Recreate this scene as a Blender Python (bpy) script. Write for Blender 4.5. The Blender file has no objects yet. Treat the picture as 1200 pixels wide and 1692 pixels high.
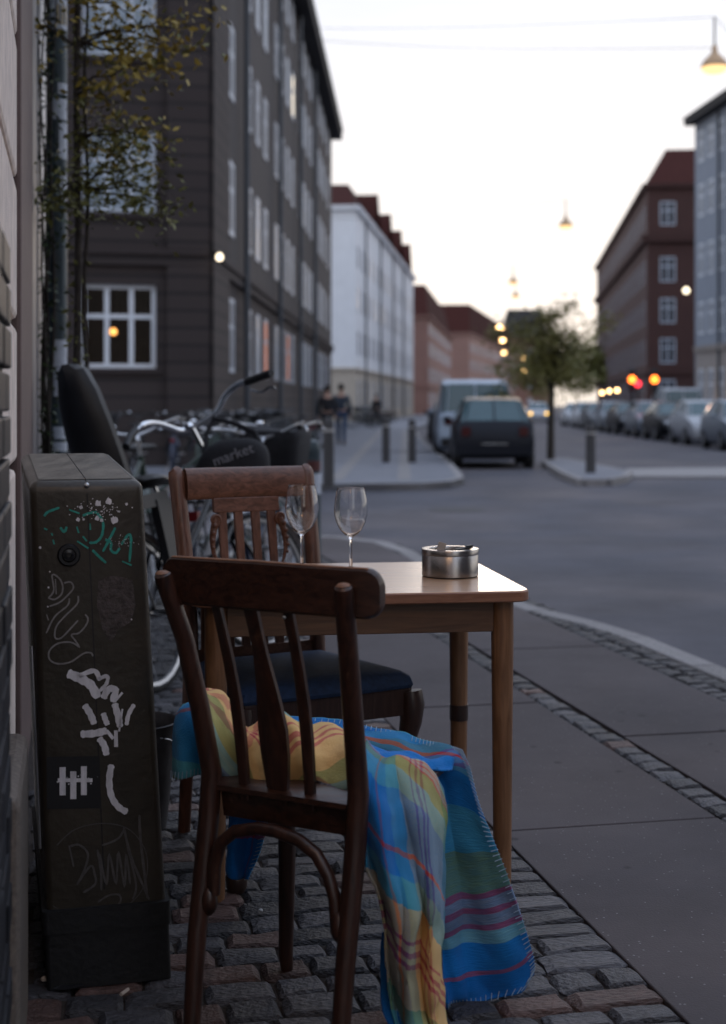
import bpy, bmesh, math, random
from mathutils import Vector, Matrix
random.seed(11)
R = math.radians
S = bpy.context.scene
COL = S.collection
# ------------------------------------------------------------------ camera
F, H, HY = 2300.0, 1.22, 668.0          # focal length (photo px), eye height, horizon row
cam_d = bpy.data.cameras.new("camera"); cam = bpy.data.objects.new("camera", cam_d); COL.objects.link(cam)
cam.location = (0, 0, H); cam.rotation_euler = (R(90), 0, 0)
cam_d.sensor_fit = 'VERTICAL'; cam_d.sensor_height = 36; cam_d.sensor_width = 36
cam_d.lens = 36 * F / 1692.0
cam_d.shift_y = -(846 - HY) / 1692.0
cam_d.clip_start = .05; cam_d.clip_end = 3000
cam_d.dof.use_dof = True; cam_d.dof.focus_distance = 3.25; cam_d.dof.aperture_fstop = 3.0
S.camera = cam
# ------------------------------------------------------------------ world, sun, exposure
SUN_EL, SUN_AZ = 3.0, 8.0               # degrees; azimuth from +Y towards +X
wd = bpy.data.worlds.new("World"); S.world = wd; wd.use_nodes = True
nt = wd.node_tree; nt.nodes.clear()
out = nt.nodes.new('ShaderNodeOutputWorld'); bg = nt.nodes.new('ShaderNodeBackground')
sky = nt.nodes.new('ShaderNodeTexSky'); sky.sky_type = 'NISHITA'; sky.sun_disc = False
sky.sun_elevation = R(SUN_EL); sky.sun_rotation = R(SUN_AZ); sky.altitude = 0
sky.air_density = 1.0; sky.dust_density = 2.5; sky.ozone_density = 2.0
hs = nt.nodes.new('ShaderNodeHueSaturation'); hs.inputs['Saturation'].default_value = .55
veil = nt.nodes.new('ShaderNodeMixRGB'); veil.inputs[0].default_value = .94      # thin even high cloud

tco = nt.nodes.new('ShaderNodeTexCoord'); sxyz = nt.nodes.new('ShaderNodeSeparateXYZ'); vr = nt.nodes.new('ShaderNodeValToRGB')
nt.links.new(tco.outputs['Generated'], sxyz.inputs[0])
cn = nt.nodes.new('ShaderNodeTexNoise'); cn.inputs['Scale'].default_value = 3.2; cn.inputs['Detail'].default_value = 7; cn.inputs['Roughness'].default_value = .6      # streaky thin cloud
cm = nt.nodes.new('ShaderNodeMapping'); cm.inputs['Scale'].default_value = (1, 1, 5); nt.links.new(tco.outputs['Generated'], cm.inputs[0]); nt.links.new(cm.outputs[0], cn.inputs['Vector'])
nt.links.new(sxyz.outputs['Z'], vr.inputs[0])
els = vr.color_ramp.elements; els[0].position = 0; els[0].color = (.82, .75, .66, 1); els[1].position = 1; els[1].color = (.68, .80, 1.06, 1)
for p_, c_ in ((.09, (.81, .77, .735, 1)), (.28, (.76, .785, .86, 1)), (.5, (.71, .79, .97, 1))): e_ = els.new(p_); e_.color = c_
cr_ = nt.nodes.new('ShaderNodeMapRange'); cr_.inputs[1].default_value = .35; cr_.inputs[2].default_value = .7; cr_.inputs[3].default_value = 6.7; cr_.inputs[4].default_value = 7.4; nt.links.new(cn.outputs[0], cr_.inputs[0])
vm = nt.nodes.new('ShaderNodeVectorMath'); vm.operation = 'SCALE'; nt.links.new(vr.outputs[0], vm.inputs[0]); nt.links.new(cr_.outputs[0], vm.inputs['Scale']); nt.links.new(vm.outputs[0], veil.inputs[2])
nt.links.new(sky.outputs[0], hs.inputs['Color']); nt.links.new(hs.outputs[0], veil.inputs[1])
nt.links.new(veil.outputs[0], bg.inputs[0]); bg.inputs[1].default_value = .10
nt.links.new(bg.outputs[0], out.inputs[0])
sl = bpy.data.lights.new("sun", 'SUN'); sl.energy = .12; sl.angle = R(12); sl.color = (1, .8, .62)
so = bpy.data.objects.new("sun", sl); COL.objects.link(so)
sd = Vector((math.sin(R(SUN_AZ)) * math.cos(R(SUN_EL)), math.cos(R(SUN_AZ)) * math.cos(R(SUN_EL)), math.sin(R(SUN_EL))))
so.rotation_euler = sd.to_track_quat('Z', 'Y').to_euler(); so.location = (0, -5, 30)
S.view_settings.view_transform = 'Standard'; S.view_settings.look = 'None'
S.view_settings.exposure = .88; S.view_settings.gamma = 1
S.render.engine = 'CYCLES'
S.cycles.max_bounces = 8; S.cycles.transparent_max_bounces = 12; S.cycles.transmission_bounces = 8
S.cycles.sample_clamp_indirect = 4; S.cycles.use_denoising = True
S.cycles.caustics_reflective = False; S.cycles.caustics_refractive = False

# ------------------------------------------------------------------ helpers
def P(px, py, D): return Vector(((px - 600) / F * D, D, H - (py - HY) / F * D))
def G(px, py, z=0.0):
    D = (H - z) * F / (py - HY); return P(px, py, D)
def tag(o, label=None, cat=None, group=None, kind=None):
    if label: o['label'] = label
    if cat: o['category'] = cat
    if group: o['group'] = group
    if kind: o['kind'] = kind
    return o
def thing(name, label, cat, loc=(0, 0, 0), rz=0, group=None):
    o = bpy.data.objects.new(name, None); COL.objects.link(o); o.empty_display_size = .1
    o.location = loc; o.rotation_euler = (0, 0, rz)
    return tag(o, label, cat, group)
def copy_tree(o, parent=None):
    c = o.copy(); COL.objects.link(c); c.parent = parent
    for ch in list(o.children): copy_tree(ch, c)
    return c
def link_mesh(name, me, parent=None, loc=None, M=None):
    o = bpy.data.objects.new(name, me); COL.objects.link(o)
    if parent: o.parent = parent
    if M is not None: o.matrix_local = M
    elif loc is not None: o.location = loc
    return o

def frame_axes(d):
    d = d.normalized()
    a = Vector((0, 0, 1)) if abs(d.z) < .95 else Vector((0, 1, 0))
    u = d.cross(a).normalized(); v = d.cross(u).normalized()
    return u, v
class MB:
    def __init__(s): s.v = []; s.f = []; s.uv = {}; s.m = []
    def quad(s, *pts):
        n = len(s.v); s.v += [Vector(p) for p in pts]; s.f.append(tuple(range(n, n + len(pts)))); return s
    def box(s, x0, x1, y0, y1, z0, z1, M=None):
        n = len(s.v)
        c = [Vector(p) for p in ((x0,y0,z0),(x1,y0,z0),(x1,y1,z0),(x0,y1,z0),(x0,y0,z1),(x1,y0,z1),(x1,y1,z1),(x0,y1,z1))]
        if M is not None: c = [M @ p for p in c]
        s.v += c
        for q in ((0,3,2,1),(4,5,6,7),(0,1,5,4),(1,2,6,5),(2,3,7,6),(3,0,4,7)): s.f.append(tuple(n + i for i in q))
        return s
    def tube(s, pts, r, seg=8, caps=True, sq=(1, 1), u0=None):
        pts = [Vector(p) for p in pts]; rs = r if isinstance(r, (list, tuple)) else [r] * len(pts)
        n = len(s.v); u = v = None
        for i, p in enumerate(pts):
            d = (pts[min(i + 1, len(pts) - 1)] - pts[max(i - 1, 0)])
            if u is None:
                u, v = frame_axes(d)
                if u0 is not None:
                    d_ = d.normalized(); u = (Vector(u0) - d_ * d_.dot(Vector(u0))).normalized(); v = d_.cross(u)
            else:
                d_ = d.normalized(); u = (u - d_ * d_.dot(u)).normalized(); v = d_.cross(u)
            for k in range(seg):
                a = 2 * math.pi * k / seg
                s.v.append(p + u * (math.cos(a) * rs[i] * sq[0]) + v * (math.sin(a) * rs[i] * sq[1]))
        for i in range(len(pts) - 1):
            for k in range(seg):
                k2 = (k + 1) % seg
                s.f.append((n + i * seg + k, n + i * seg + k2, n + (i + 1) * seg + k2, n + (i + 1) * seg + k))
        if caps:
            s.f.append(tuple(n + k for k in range(seg - 1, -1, -1)))
            e = n + (len(pts) - 1) * seg; s.f.append(tuple(e + k for k in range(seg)))
        return s
    def lathe(s, prof, c=(0, 0, 0), seg=20, axis='z', M=None):
        n = len(s.v); c = Vector(c)
        for r, z in prof:
            for k in range(seg):
                a = 2 * math.pi * k / seg
                p = Vector((r * math.cos(a), r * math.sin(a), z))
                if axis == 'x': p = Vector((p.z, p.x, p.y))
                if axis == 'y': p = Vector((p.x, p.z, p.y))
                if M is not None: p = M @ p
                s.v.append(c + p)
        for i in range(len(prof) - 1):
            for k in range(seg):
                k2 = (k + 1) % seg
                s.f.append((n + i * seg + k, n + i * seg + k2, n + (i + 1) * seg + k2, n + (i + 1) * seg + k))
        return s
    def loft(s, rings, closed=True, caps=True):
        n = len(s.v); m = len(rings[0])
        for r in rings: s.v += [Vector(p) for p in r]
        for i in range(len(rings) - 1):
            for k in range(m if closed else m - 1):
                k2 = (k + 1) % m
                s.f.append((n + i * m + k, n + i * m + k2, n + (i + 1) * m + k2, n + (i + 1) * m + k))
        if caps and closed:
            s.f.append(tuple(n + k for k in range(m - 1, -1, -1)))
            e = n + (len(rings) - 1) * m; s.f.append(tuple(e + k for k in range(m)))
        return s
    def sphere(s, c, r, seg=12, rings=8, sc=(1, 1, 1)):
        prof = [(r * math.sin(math.pi * i / rings) + 1e-5, -r * math.cos(math.pi * i / rings)) for i in range(rings + 1)]
        return s.lathe(prof, c, seg, M=Matrix.Diagonal((*sc, 1)))
    def mesh(s, name, mat, origin=(0, 0, 0), smooth=True, fix=True):
        o = Vector(origin); me = bpy.data.meshes.new(name)
        me.from_pydata([tuple(p - o) for p in s.v], [], s.f)
        for m in (mat if isinstance(mat, (list, tuple)) else [mat]): me.materials.append(m)
        if fix:
            bm = bmesh.new(); bm.from_mesh(me); bmesh.ops.recalc_face_normals(bm, faces=bm.faces); bm.to_mesh(me); bm.free()
        if smooth:
            for p in me.polygons: p.use_smooth = True
            try: me.set_sharp_from_angle(angle=R(38))
            except Exception: pass
        me.update(); return me
    def build(s, name, mat, parent=None, origin=None, smooth=True, bevel=0, fix=True):
        if origin is None: origin = parent.location if parent is not None and parent.parent is None else (0, 0, 0)
        o = link_mesh(name, s.mesh(name, mat, origin, smooth, fix), parent)
        if bevel:
            b = o.modifiers.new('bevel', 'BEVEL'); b.width = bevel; b.segments = 2; b.limit_method = 'ANGLE'; b.angle_limit = R(40)
        return o

# ------------------------------------------------------------------ materials
def nodes(name):
    m = bpy.data.materials.new(name); m.use_nodes = True
    return m, m.node_tree, m.node_tree.nodes['Principled BSDF']
def mat(name, c, rough=.6, var=.25, scale=20, bump=0.0, bscale=None, metal=0, c2=None, stretch=None, coat=0, spec=.5, objvar=0, detail=6, rvar=0):
    m, t, b = nodes(name); L = t.links
    tc = t.nodes.new('ShaderNodeTexCoord'); mp = t.nodes.new('ShaderNodeMapping'); L.new(tc.outputs['Object'], mp.inputs[0])
    if stretch: mp.inputs['Scale'].default_value = stretch
    nz = t.nodes.new('ShaderNodeTexNoise'); nz.inputs['Scale'].default_value = scale; nz.inputs['Detail'].default_value = detail
    nz.inputs['Roughness'].default_value = .65; L.new(mp.outputs[0], nz.inputs['Vector'])
    rp = t.nodes.new('ShaderNodeValToRGB'); L.new(nz.outputs[0], rp.inputs[0])
    rp.color_ramp.elements[0].position = .3; rp.color_ramp.elements[1].position = .72
    a = [x * (1 - var) for x in c]; d = c2 if c2 else [min(1, x * (1 + var)) for x in c]
    rp.color_ramp.elements[0].color = (*a, 1); rp.color_ramp.elements[1].color = (*d, 1)
    col = rp.outputs[0]
    if objvar:
        oi = t.nodes.new('ShaderNodeObjectInfo'); h = t.nodes.new('ShaderNodeHueSaturation')
        mr = t.nodes.new('ShaderNodeMapRange'); mr.inputs['To Min'].default_value = 1 - objvar; mr.inputs['To Max'].default_value = 1 + objvar
        L.new(oi.outputs['Random'], mr.inputs[0]); L.new(mr.outputs[0], h.inputs['Value']); L.new(col, h.inputs['Color']); col = h.outputs[0]
    L.new(col, b.inputs['Base Color'])
    b.inputs['Roughness'].default_value = rough; b.inputs['Metallic'].default_value = metal
    b.inputs['Coat Weight'].default_value = coat; b.inputs['Specular IOR Level'].default_value = spec
    if rvar:
        mr = t.nodes.new('ShaderNodeMapRange'); mr.inputs['To Min'].default_value = max(.03, rough - rvar); mr.inputs['To Max'].default_value = rough + rvar
        n3 = t.nodes.new('ShaderNodeTexNoise'); n3.inputs['Scale'].default_value = scale * .4; n3.inputs['Detail'].default_value = 5
        L.new(mp.outputs[0], n3.inputs['Vector']); L.new(n3.outputs[0], mr.inputs[0]); L.new(mr.outputs[0], b.inputs['Roughness'])
    if bump:
        n2 = t.nodes.new('ShaderNodeTexNoise'); n2.inputs['Scale'].default_value = bscale or scale * 3; n2.inputs['Detail'].default_value = 8
        L.new(mp.outputs[0], n2.inputs['Vector'])
        bp = t.nodes.new('ShaderNodeBump'); bp.inputs['Strength'].default_value = bump; bp.inputs['Distance'].default_value = .01
        L.new(n2.outputs[0], bp.inputs['Height']); L.new(bp.outputs[0], b.inputs['Normal'])
    return m
def wood(name, dark, light, rough=.4, axis=2, worn=None, coat=0.0, ringscale=5):
    m, t, b = nodes(name); L = t.links
    tc = t.nodes.new('ShaderNodeTexCoord'); mp = t.nodes.new('ShaderNodeMapping'); L.new(tc.outputs['Object'], mp.inputs[0])
    sc = [14, 14, 14]; sc[axis] = 1.3; mp.inputs['Scale'].default_value = sc
    nz = t.nodes.new('ShaderNodeTexNoise'); nz.inputs['Scale'].default_value = ringscale; nz.inputs['Detail'].default_value = 8; nz.inputs['Distortion'].default_value = 1.2
    L.new(mp.outputs[0], nz.inputs['Vector'])
    rp = t.nodes.new('ShaderNodeValToRGB'); rp.color_ramp.elements[0].position = .32; rp.color_ramp.elements[1].position = .7
    rp.color_ramp.elements[0].color = (*dark, 1); rp.color_ramp.elements[1].color = (*light, 1); L.new(nz.outputs[0], rp.inputs[0])
    col = rp.outputs[0]
    if worn:
        n2 = t.nodes.new('ShaderNodeTexNoise'); n2.inputs['Scale'].default_value = 26; n2.inputs['Detail'].default_value = 9; n2.inputs['Roughness'].default_value = .75
        mp2 = t.nodes.new('ShaderNodeMapping'); s2 = [1, 1, 1]; s2[axis] = .35; mp2.inputs['Scale'].default_value = s2
        L.new(tc.outputs['Object'], mp2.inputs[0]); L.new(mp2.outputs[0], n2.inputs['Vector'])
        r2 = t.nodes.new('ShaderNodeValToRGB'); r2.color_ramp.elements[0].position = .62; r2.color_ramp.elements[1].position = .72
        L.new(n2.outputs[0], r2.inputs[0])
        mx = t.nodes.new('ShaderNodeMixRGB'); mx.inputs[2].default_value = (*worn, 1); L.new(r2.outputs[0], mx.inputs[0]); L.new(col, mx.inputs[1]); col = mx.outputs[0]
    L.new(col, b.inputs['Base Color'])
    mr = t.nodes.new('ShaderNodeMapRange'); mr.inputs['To Min'].default_value = rough - .12; mr.inputs['To Max'].default_value = rough + .18
    L.new(nz.outputs[0], mr.inputs[0]); L.new(mr.outputs[0], b.inputs['Roughness'])
    bp = t.nodes.new('ShaderNodeBump'); bp.inputs['Strength'].default_value = .18; bp.inputs['Distance'].default_value = .004
    L.new(nz.outputs[0], bp.inputs['Height']); L.new(bp.outputs[0], b.inputs['Normal'])
    b.inputs['Coat Weight'].default_value = coat; b.inputs['Coat Roughness'].default_value = .15
    return m
def emit(name, c, s):
    m = bpy.data.materials.new(name); m.use_nodes = True; t = m.node_tree; t.nodes.clear()
    o = t.nodes.new('ShaderNodeOutputMaterial'); e = t.nodes.new('ShaderNodeEmission'); e.inputs[0].default_value = (*c, 1); e.inputs[1].default_value = s
    t.links.new(e.outputs[0], o.inputs[0]); return m
def glassy(name, tint=(1, 1, 1), rough=0.0, ior=1.5):
    m, t, b = nodes(name); b.inputs['Base Color'].default_value = (*tint, 1); b.inputs['Roughness'].default_value = rough
    b.inputs['Transmission Weight'].default_value = 1; b.inputs['IOR'].default_value = ior; return m
def brick_mat(name, c1, c2, mortar, bw=.24, bh=.07, ms=.012, rough=.85):
    m, t, b = nodes(name); L = t.links
    tc = t.nodes.new('ShaderNodeTexCoord'); mp = t.nodes.new('ShaderNodeMapping'); mp.inputs['Rotation'].default_value = (R(90), 0, 0)
    L.new(tc.outputs['Object'], mp.inputs[0])
    bk = t.nodes.new('ShaderNodeTexBrick'); L.new(mp.outputs[0], bk.inputs['Vector'])
    bk.inputs['Color1'].default_value = (*c1, 1); bk.inputs['Color2'].default_value = (*c2, 1); bk.inputs['Mortar'].default_value = (*mortar, 1)
    bk.inputs['Scale'].default_value = 1; bk.inputs['Brick Width'].default_value = bw; bk.inputs['Row Height'].default_value = bh; bk.inputs['Mortar Size'].default_value = ms
    nz = t.nodes.new('ShaderNodeTexNoise'); nz.inputs['Scale'].default_value = .6; nz.inputs['Detail'].default_value = 6; L.new(tc.outputs['Object'], nz.inputs['Vector'])
    mx = t.nodes.new('ShaderNodeMixRGB'); mx.blend_type = 'MULTIPLY'; mx.inputs[0].default_value = .6
    rp = t.nodes.new('ShaderNodeValToRGB'); rp.color_ramp.elements[0].color = (.6, .6, .6, 1); rp.color_ramp.elements[1].color = (1.15, 1.15, 1.15, 1); L.new(nz.outputs[0], rp.inputs[0])
    L.new(bk.outputs[0], mx.inputs[1]); L.new(rp.outputs[0], mx.inputs[2]); L.new(mx.outputs[0], b.inputs['Base Color'])
    bp = t.nodes.new('ShaderNodeBump'); bp.inputs['Strength'].default_value = .4; bp.inputs['Distance'].default_value = .01; bp.invert = True
    L.new(bk.outputs['Fac'], bp.inputs['Height']); L.new(bp.outputs[0], b.inputs['Normal'])
    b.inputs['Roughness'].default_value = rough; return m

def asphalt_mat(name, base, fleck):
    m, t, b = nodes(name); L = t.links
    tc = t.nodes.new('ShaderNodeTexCoord')
    n1 = t.nodes.new('ShaderNodeTexNoise'); n1.inputs['Scale'].default_value = .7; n1.inputs['Detail'].default_value = 9; n1.inputs['Roughness'].default_value = .7; L.new(tc.outputs['Object'], n1.inputs['Vector'])
    r1 = t.nodes.new('ShaderNodeValToRGB'); r1.color_ramp.elements[0].position = .3; r1.color_ramp.elements[1].position = .72
    r1.color_ramp.elements[0].color = (*[x * .68 for x in base], 1); r1.color_ramp.elements[1].color = (*[x * 1.3 for x in base], 1); L.new(n1.outputs[0], r1.inputs[0])
    n4 = t.nodes.new('ShaderNodeTexNoise'); n4.inputs['Scale'].default_value = .28; n4.inputs['Detail'].default_value = 5; n4.inputs['Distortion'].default_value = .8; L.new(tc.outputs['Object'], n4.inputs['Vector'])
    r4 = t.nodes.new('ShaderNodeValToRGB'); r4.color_ramp.elements[0].position = .38; r4.color_ramp.elements[1].position = .66; r4.color_ramp.elements[0].color = (.74, .78, .86, 1); r4.color_ramp.elements[1].color = (1.16, 1.08, 1.02, 1); L.new(n4.outputs[0], r4.inputs[0])
    mu4 = t.nodes.new('ShaderNodeMixRGB'); mu4.blend_type = 'MULTIPLY'; mu4.inputs[0].default_value = 1; L.new(r1.outputs[0], mu4.inputs[1]); L.new(r4.outputs[0], mu4.inputs[2]); r1 = mu4
    # dark gum and oil spots
    v5 = t.nodes.new('ShaderNodeTexVoronoi'); v5.inputs['Scale'].default_value = 5; L.new(tc.outputs['Object'], v5.inputs['Vector'])
    l5 = t.nodes.new('ShaderNodeMapRange'); l5.inputs[1].default_value = .05; l5.inputs[2].default_value = .09; l5.inputs[3].default_value = .55; l5.inputs[4].default_value = 1; L.new(v5.outputs['Distance'], l5.inputs[0])
    mu5 = t.nodes.new('ShaderNodeMixRGB'); mu5.blend_type = 'MULTIPLY'; mu5.inputs[0].default_value = 1; L.new(r1.outputs[0], mu5.inputs[1]); L.new(l5.outputs[0], mu5.inputs[2]); r1 = mu5
    vo = t.nodes.new('ShaderNodeTexVoronoi'); vo.inputs['Scale'].default_value = 110; L.new(tc.outputs['Object'], vo.inputs['Vector'])
    # only some of the grains are pale flint flecks
    th = t.nodes.new('ShaderNodeMath'); th.operation = 'LESS_THAN'; th.inputs[1].default_value = .3; L.new(vo.outputs['Distance'], th.inputs[0])
    sp = t.nodes.new('ShaderNodeSeparateColor'); L.new(vo.outputs['Color'], sp.inputs[0])
    t2 = t.nodes.new('ShaderNodeMath'); t2.operation = 'GREATER_THAN'; t2.inputs[1].default_value = .965; L.new(sp.outputs[0], t2.inputs[0])
    mu = t.nodes.new('ShaderNodeMath'); mu.operation = 'MULTIPLY'; L.new(th.outputs[0], mu.inputs[0]); L.new(t2.outputs[0], mu.inputs[1])
    mx = t.nodes.new('ShaderNodeMixRGB'); mx.inputs[2].default_value = (*fleck, 1); L.new(mu.outputs[0], mx.inputs[0]); L.new(r1.outputs[0], mx.inputs[1])
    L.new(mx.outputs[0], b.inputs['Base Color']); b.inputs['Roughness'].default_value = .8; b.inputs['Specular IOR Level'].default_value = .25
    n2 = t.nodes.new('ShaderNodeTexNoise'); n2.inputs['Scale'].default_value = 160; n2.inputs['Detail'].default_value = 4; L.new(tc.outputs['Object'], n2.inputs['Vector'])
    bp = t.nodes.new('ShaderNodeBump'); bp.inputs['Strength'].default_value = .35; bp.inputs['Distance'].default_value = .004; L.new(n2.outputs[0], bp.inputs['Height']); L.new(bp.outputs[0], b.inputs['Normal'])
    return m
M_road = asphalt_mat('asphalt', (.105, .102, .113), (.17, .17, .17))
M_slab = asphalt_mat('pavement_slab', (.095, .084, .087), (.2, .19, .2))
M_pave = mat('far_pavement', (.17, .178, .205), .8, .2, 1.5, .2, 60)
M_kerb = mat('granite_kerb', (.24, .23, .23), .75, .35, 60, .4, 200, objvar=.15)
M_sett = mat('granite_sett', (.058, .057, .064), .6, .55, 55, 1.0, 130, objvar=.5)
M_settr = mat('reddish_sett', (.10, .06, .052), .62, .45, 45, .8, 120, objvar=.3)
M_settu = mat('granite_sett_face', (.06, .059, .067), .6, .55, 5, 1.0, 9, objvar=.5, detail=9)
M_settru = mat('reddish_sett_face', (.10, .06, .052), .62, .45, 5, 1.0, 9, objvar=.3, detail=9)
M_grout = mat('joint_grit', (.045, .035, .03), .95, .5, 60, .6, 200)
M_stucco = mat('cream_stucco', (.84, .73, .66), .9, .18, 9, .5, 240)
M_brown = mat('brown_painted_render', (.13, .09, .085), .7, .15, 8, .2, 120)
M_bluegrey = mat('bluegrey_frame_paint', (.10, .11, .14), .5, .12, 8)
M_whitep = mat('white_paint', (.62, .62, .62), .5, .1, 9)
M_tile = mat('dark_glazed_brick', (.02, .022, .028), .5, .4, 25, .25, 80, objvar=.25, spec=.25)
M_mortar = mat('grey_mortar', (.12, .12, .12), .9, .3, 60)
M_plinth = mat('granite_plinth', (.16, .135, .115), .7, .45, 110, .3, 160)
M_box = mat('cabinet_paint', (.030, .024, .017), .40, .35, 9, .12, 60, rvar=.13)
M_boxtop = mat('cabinet_top_scuffs_and_sheen', (.17, .15, .125), .38, .5, 22, .15, 70, stretch=(1, .25, 1), rvar=.12)  # scuffs, plus the lit look of the top put into the colour
M_boxbase = mat('cabinet_base_plastic', (.006, .0065, .008), .6, .4, 14, .2, 60)
M_teal = mat('teal_marker', (.02, .27, .22), .55, .3, 60)
M_gwhite = mat('white_marker', (.70, .69, .74), .6, .35, 55, stretch=(1, 1, .3), c2=(.82, .81, .86))
M_ggrey = mat('grey_marker', (.20, .19, .19), .6, .25, 70)
M_gfaint = mat('faint_marker', (.075, .07, .07), .6, .3, 70)
M_black = mat('black_sticker', (.004, .0045, .007), .5, .2, 30)
M_scab = mat('torn_sticker_residue', (.05, .04, .036), .85, .3, 60, .3, 150, c2=(.10, .082, .08))
M_chair = wood('dark_stained_wood', (.018, .0066, .0042), (.058, .021, .012), .38, 2, (.17, .085, .05), .15)
M_rail = wood('dark_stained_rail', (.018, .007, .0045), (.055, .021, .012), .38, 0, (.15, .07, .045), .2)
M_wear_highlight = wood('worn_and_highlit_wood', (.16, .07, .035), (.28, .13, .065), .5, 0)
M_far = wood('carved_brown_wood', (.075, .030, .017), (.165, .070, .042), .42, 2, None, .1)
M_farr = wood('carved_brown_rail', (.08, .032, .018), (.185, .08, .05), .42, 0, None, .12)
M_farleg = wood('dark_brown_wood', (.025, .012, .009), (.05, .025, .018), .35, 2, None, .3)  # darker wood for the chair's front legs, seat rails and the leg patch
M_table = wood('table_oak', (.15, .07, .032), (.28, .14, .066), .42, 2, None, .1, 4)
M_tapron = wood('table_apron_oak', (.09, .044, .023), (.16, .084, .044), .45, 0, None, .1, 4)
M_ttop = wood('table_top_birch', (.60, .34, .19), (.76, .48, .30), .30, 0, None, .8, 3)
M_tedge = wood('table_edge_oak', (.22, .09, .05), (.32, .15, .085), .4, 0, None, .2, 4)
M_navy = mat('navy_upholstery', (.012, .034, .09), .85, .35, 60, .3, 350)
M_steel = mat('brushed_steel', (.40, .385, .38), .24, .1, 12, .06, 60, metal=1, stretch=(1, 1, 40))
M_ash = mat('grey_ash', (.25, .24, .23), .95, .5, 60, .5)
M_glass = glassy('wine_glass')
M_paper = mat('crumpled_paper', (.5, .42, .36), .9, .2, 40)
M_blk = mat('black_plastic', (.012, .012, .014), .45, .3, 14)
M_blkgloss = mat('black_gloss_paint', (.012, .013, .016), .22, .2, 10)
M_rubber = mat('rubber', (.018, .018, .019), .8, .3, 30)
M_chrome = mat('chrome', (.75, .77, .8), .16, .1, 6, metal=1)
M_alu = mat('dull_aluminium', (.45, .46, .48), .4, .15, 12, metal=1)
M_dullred = mat('faded_red_band', (.10, .03, .028), .6, .3, 20)
M_redref = mat('red_reflector', (.22, .01, .01), .2, .1, 10)
M_leather = mat('saddle_vinyl', (.02, .018, .017), .5, .2, 20, .1)
M_bucket = mat('dull_zinc_bucket', (.05, .05, .055), .5, .4, 12, .1, metal=.3)
M_leafY = mat('yellow_olive_leaf', (.36, .28, .045), .6, .45, 4, c2=(.55, .40, .06))
M_leafG = mat('dark_green_leaf', (.15, .15, .035), .6, .4, 4)
M_leafI = mat('ivy_leaf', (.04, .065, .018), .5, .5, 4)
M_leafT = mat('street_tree_leaf', (.14, .13, .03), .6, .4, 3)
M_bark = mat('bark', (.045, .036, .03), .9, .4, 14, .6, 40)
M_pole = mat('galvanised_pole', (.055, .08, .095), .42, .25, 9, metal=.2)
M_cable = mat('cable', (.03, .03, .03), .6)
M_bollard = mat('granite_bollard', (.055, .053, .055), .75, .4, 40, .4, 150)
M_pane = mat('window_glass', (.075, .09, .115), .5, .3, 1.5, spec=.3)
M_carglass = mat('car_glass', (.02, .07, .085), .05, .1, 2, spec=.8)
M_frame = mat('white_window_frame', (.72, .76, .82), .55, .08, 4)
M_frame2 = mat('greyblue_window_frame', (.5, .56, .64), .55, .1, 4)
M_pane_curtain_sky = mat('curtain_and_sky_glass', (.24, .30, .36), .3, .35, 3, spec=.5)  # sky reflection and white curtains both painted into the pane colour
M_pane_dim = mat('dim_glass', (.05, .05, .06), .45, .3, 2, spec=.3)
M_lampw = emit('warm_lamp', (1, .70, .36), 5)
M_lampfar = emit('far_street_lamp', (1, .60, .24), 7)
M_amber = emit('amber_signal', (1, .17, .02), 4.5)
M_red = emit('red_signal', (1, .03, .05), 2.5)
M_yell = emit('yellow_headlamp', (1, .55, .04), 4)
M_reflwin = emit('window_reflection_glow', (1, .86, .66), 1.5)  # glow stands in for a white reflection in one pane
M_orange = emit('orange_room_light', (1, .28, .06), .4)
M_wall_lamp = emit('white_wall_lamp', (1, .84, .6), 2)
# ------------------------------------------------------------------ ground
WX0 = -.16; WD = Vector((-.2052, .9787, 0)); WN = Vector((.9787, .2052, 0)); WO = Vector((WX0, 0, 0))
def wf(s, n, z=0.0): return WO + WD * s + WN * n + Vector((0, 0, z))
WANG = math.atan2(WN.y, WN.x)
ROADZ = -.12
road = MB().quad((-400, -60, ROADZ), (400, -60, ROADZ), (400, 900, ROADZ), (-400, 900, ROADZ)).build('road', M_road); tag(road, kind='structure')
def slab_poly(name, pts, z0, z1, m):
    mb = MB(); n = len(pts)
    mb.v = [Vector((p[0], p[1], z1)) for p in pts] + [Vector((p[0], p[1], z0)) for p in pts]
    mb.f = [tuple(range(n))] + [(i, (i + 1) % n, (i + 1) % n + n, i + n) for i in range(n)]
    o = mb.build(name, m, smooth=False); tag(o, kind='structure'); return o
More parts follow.
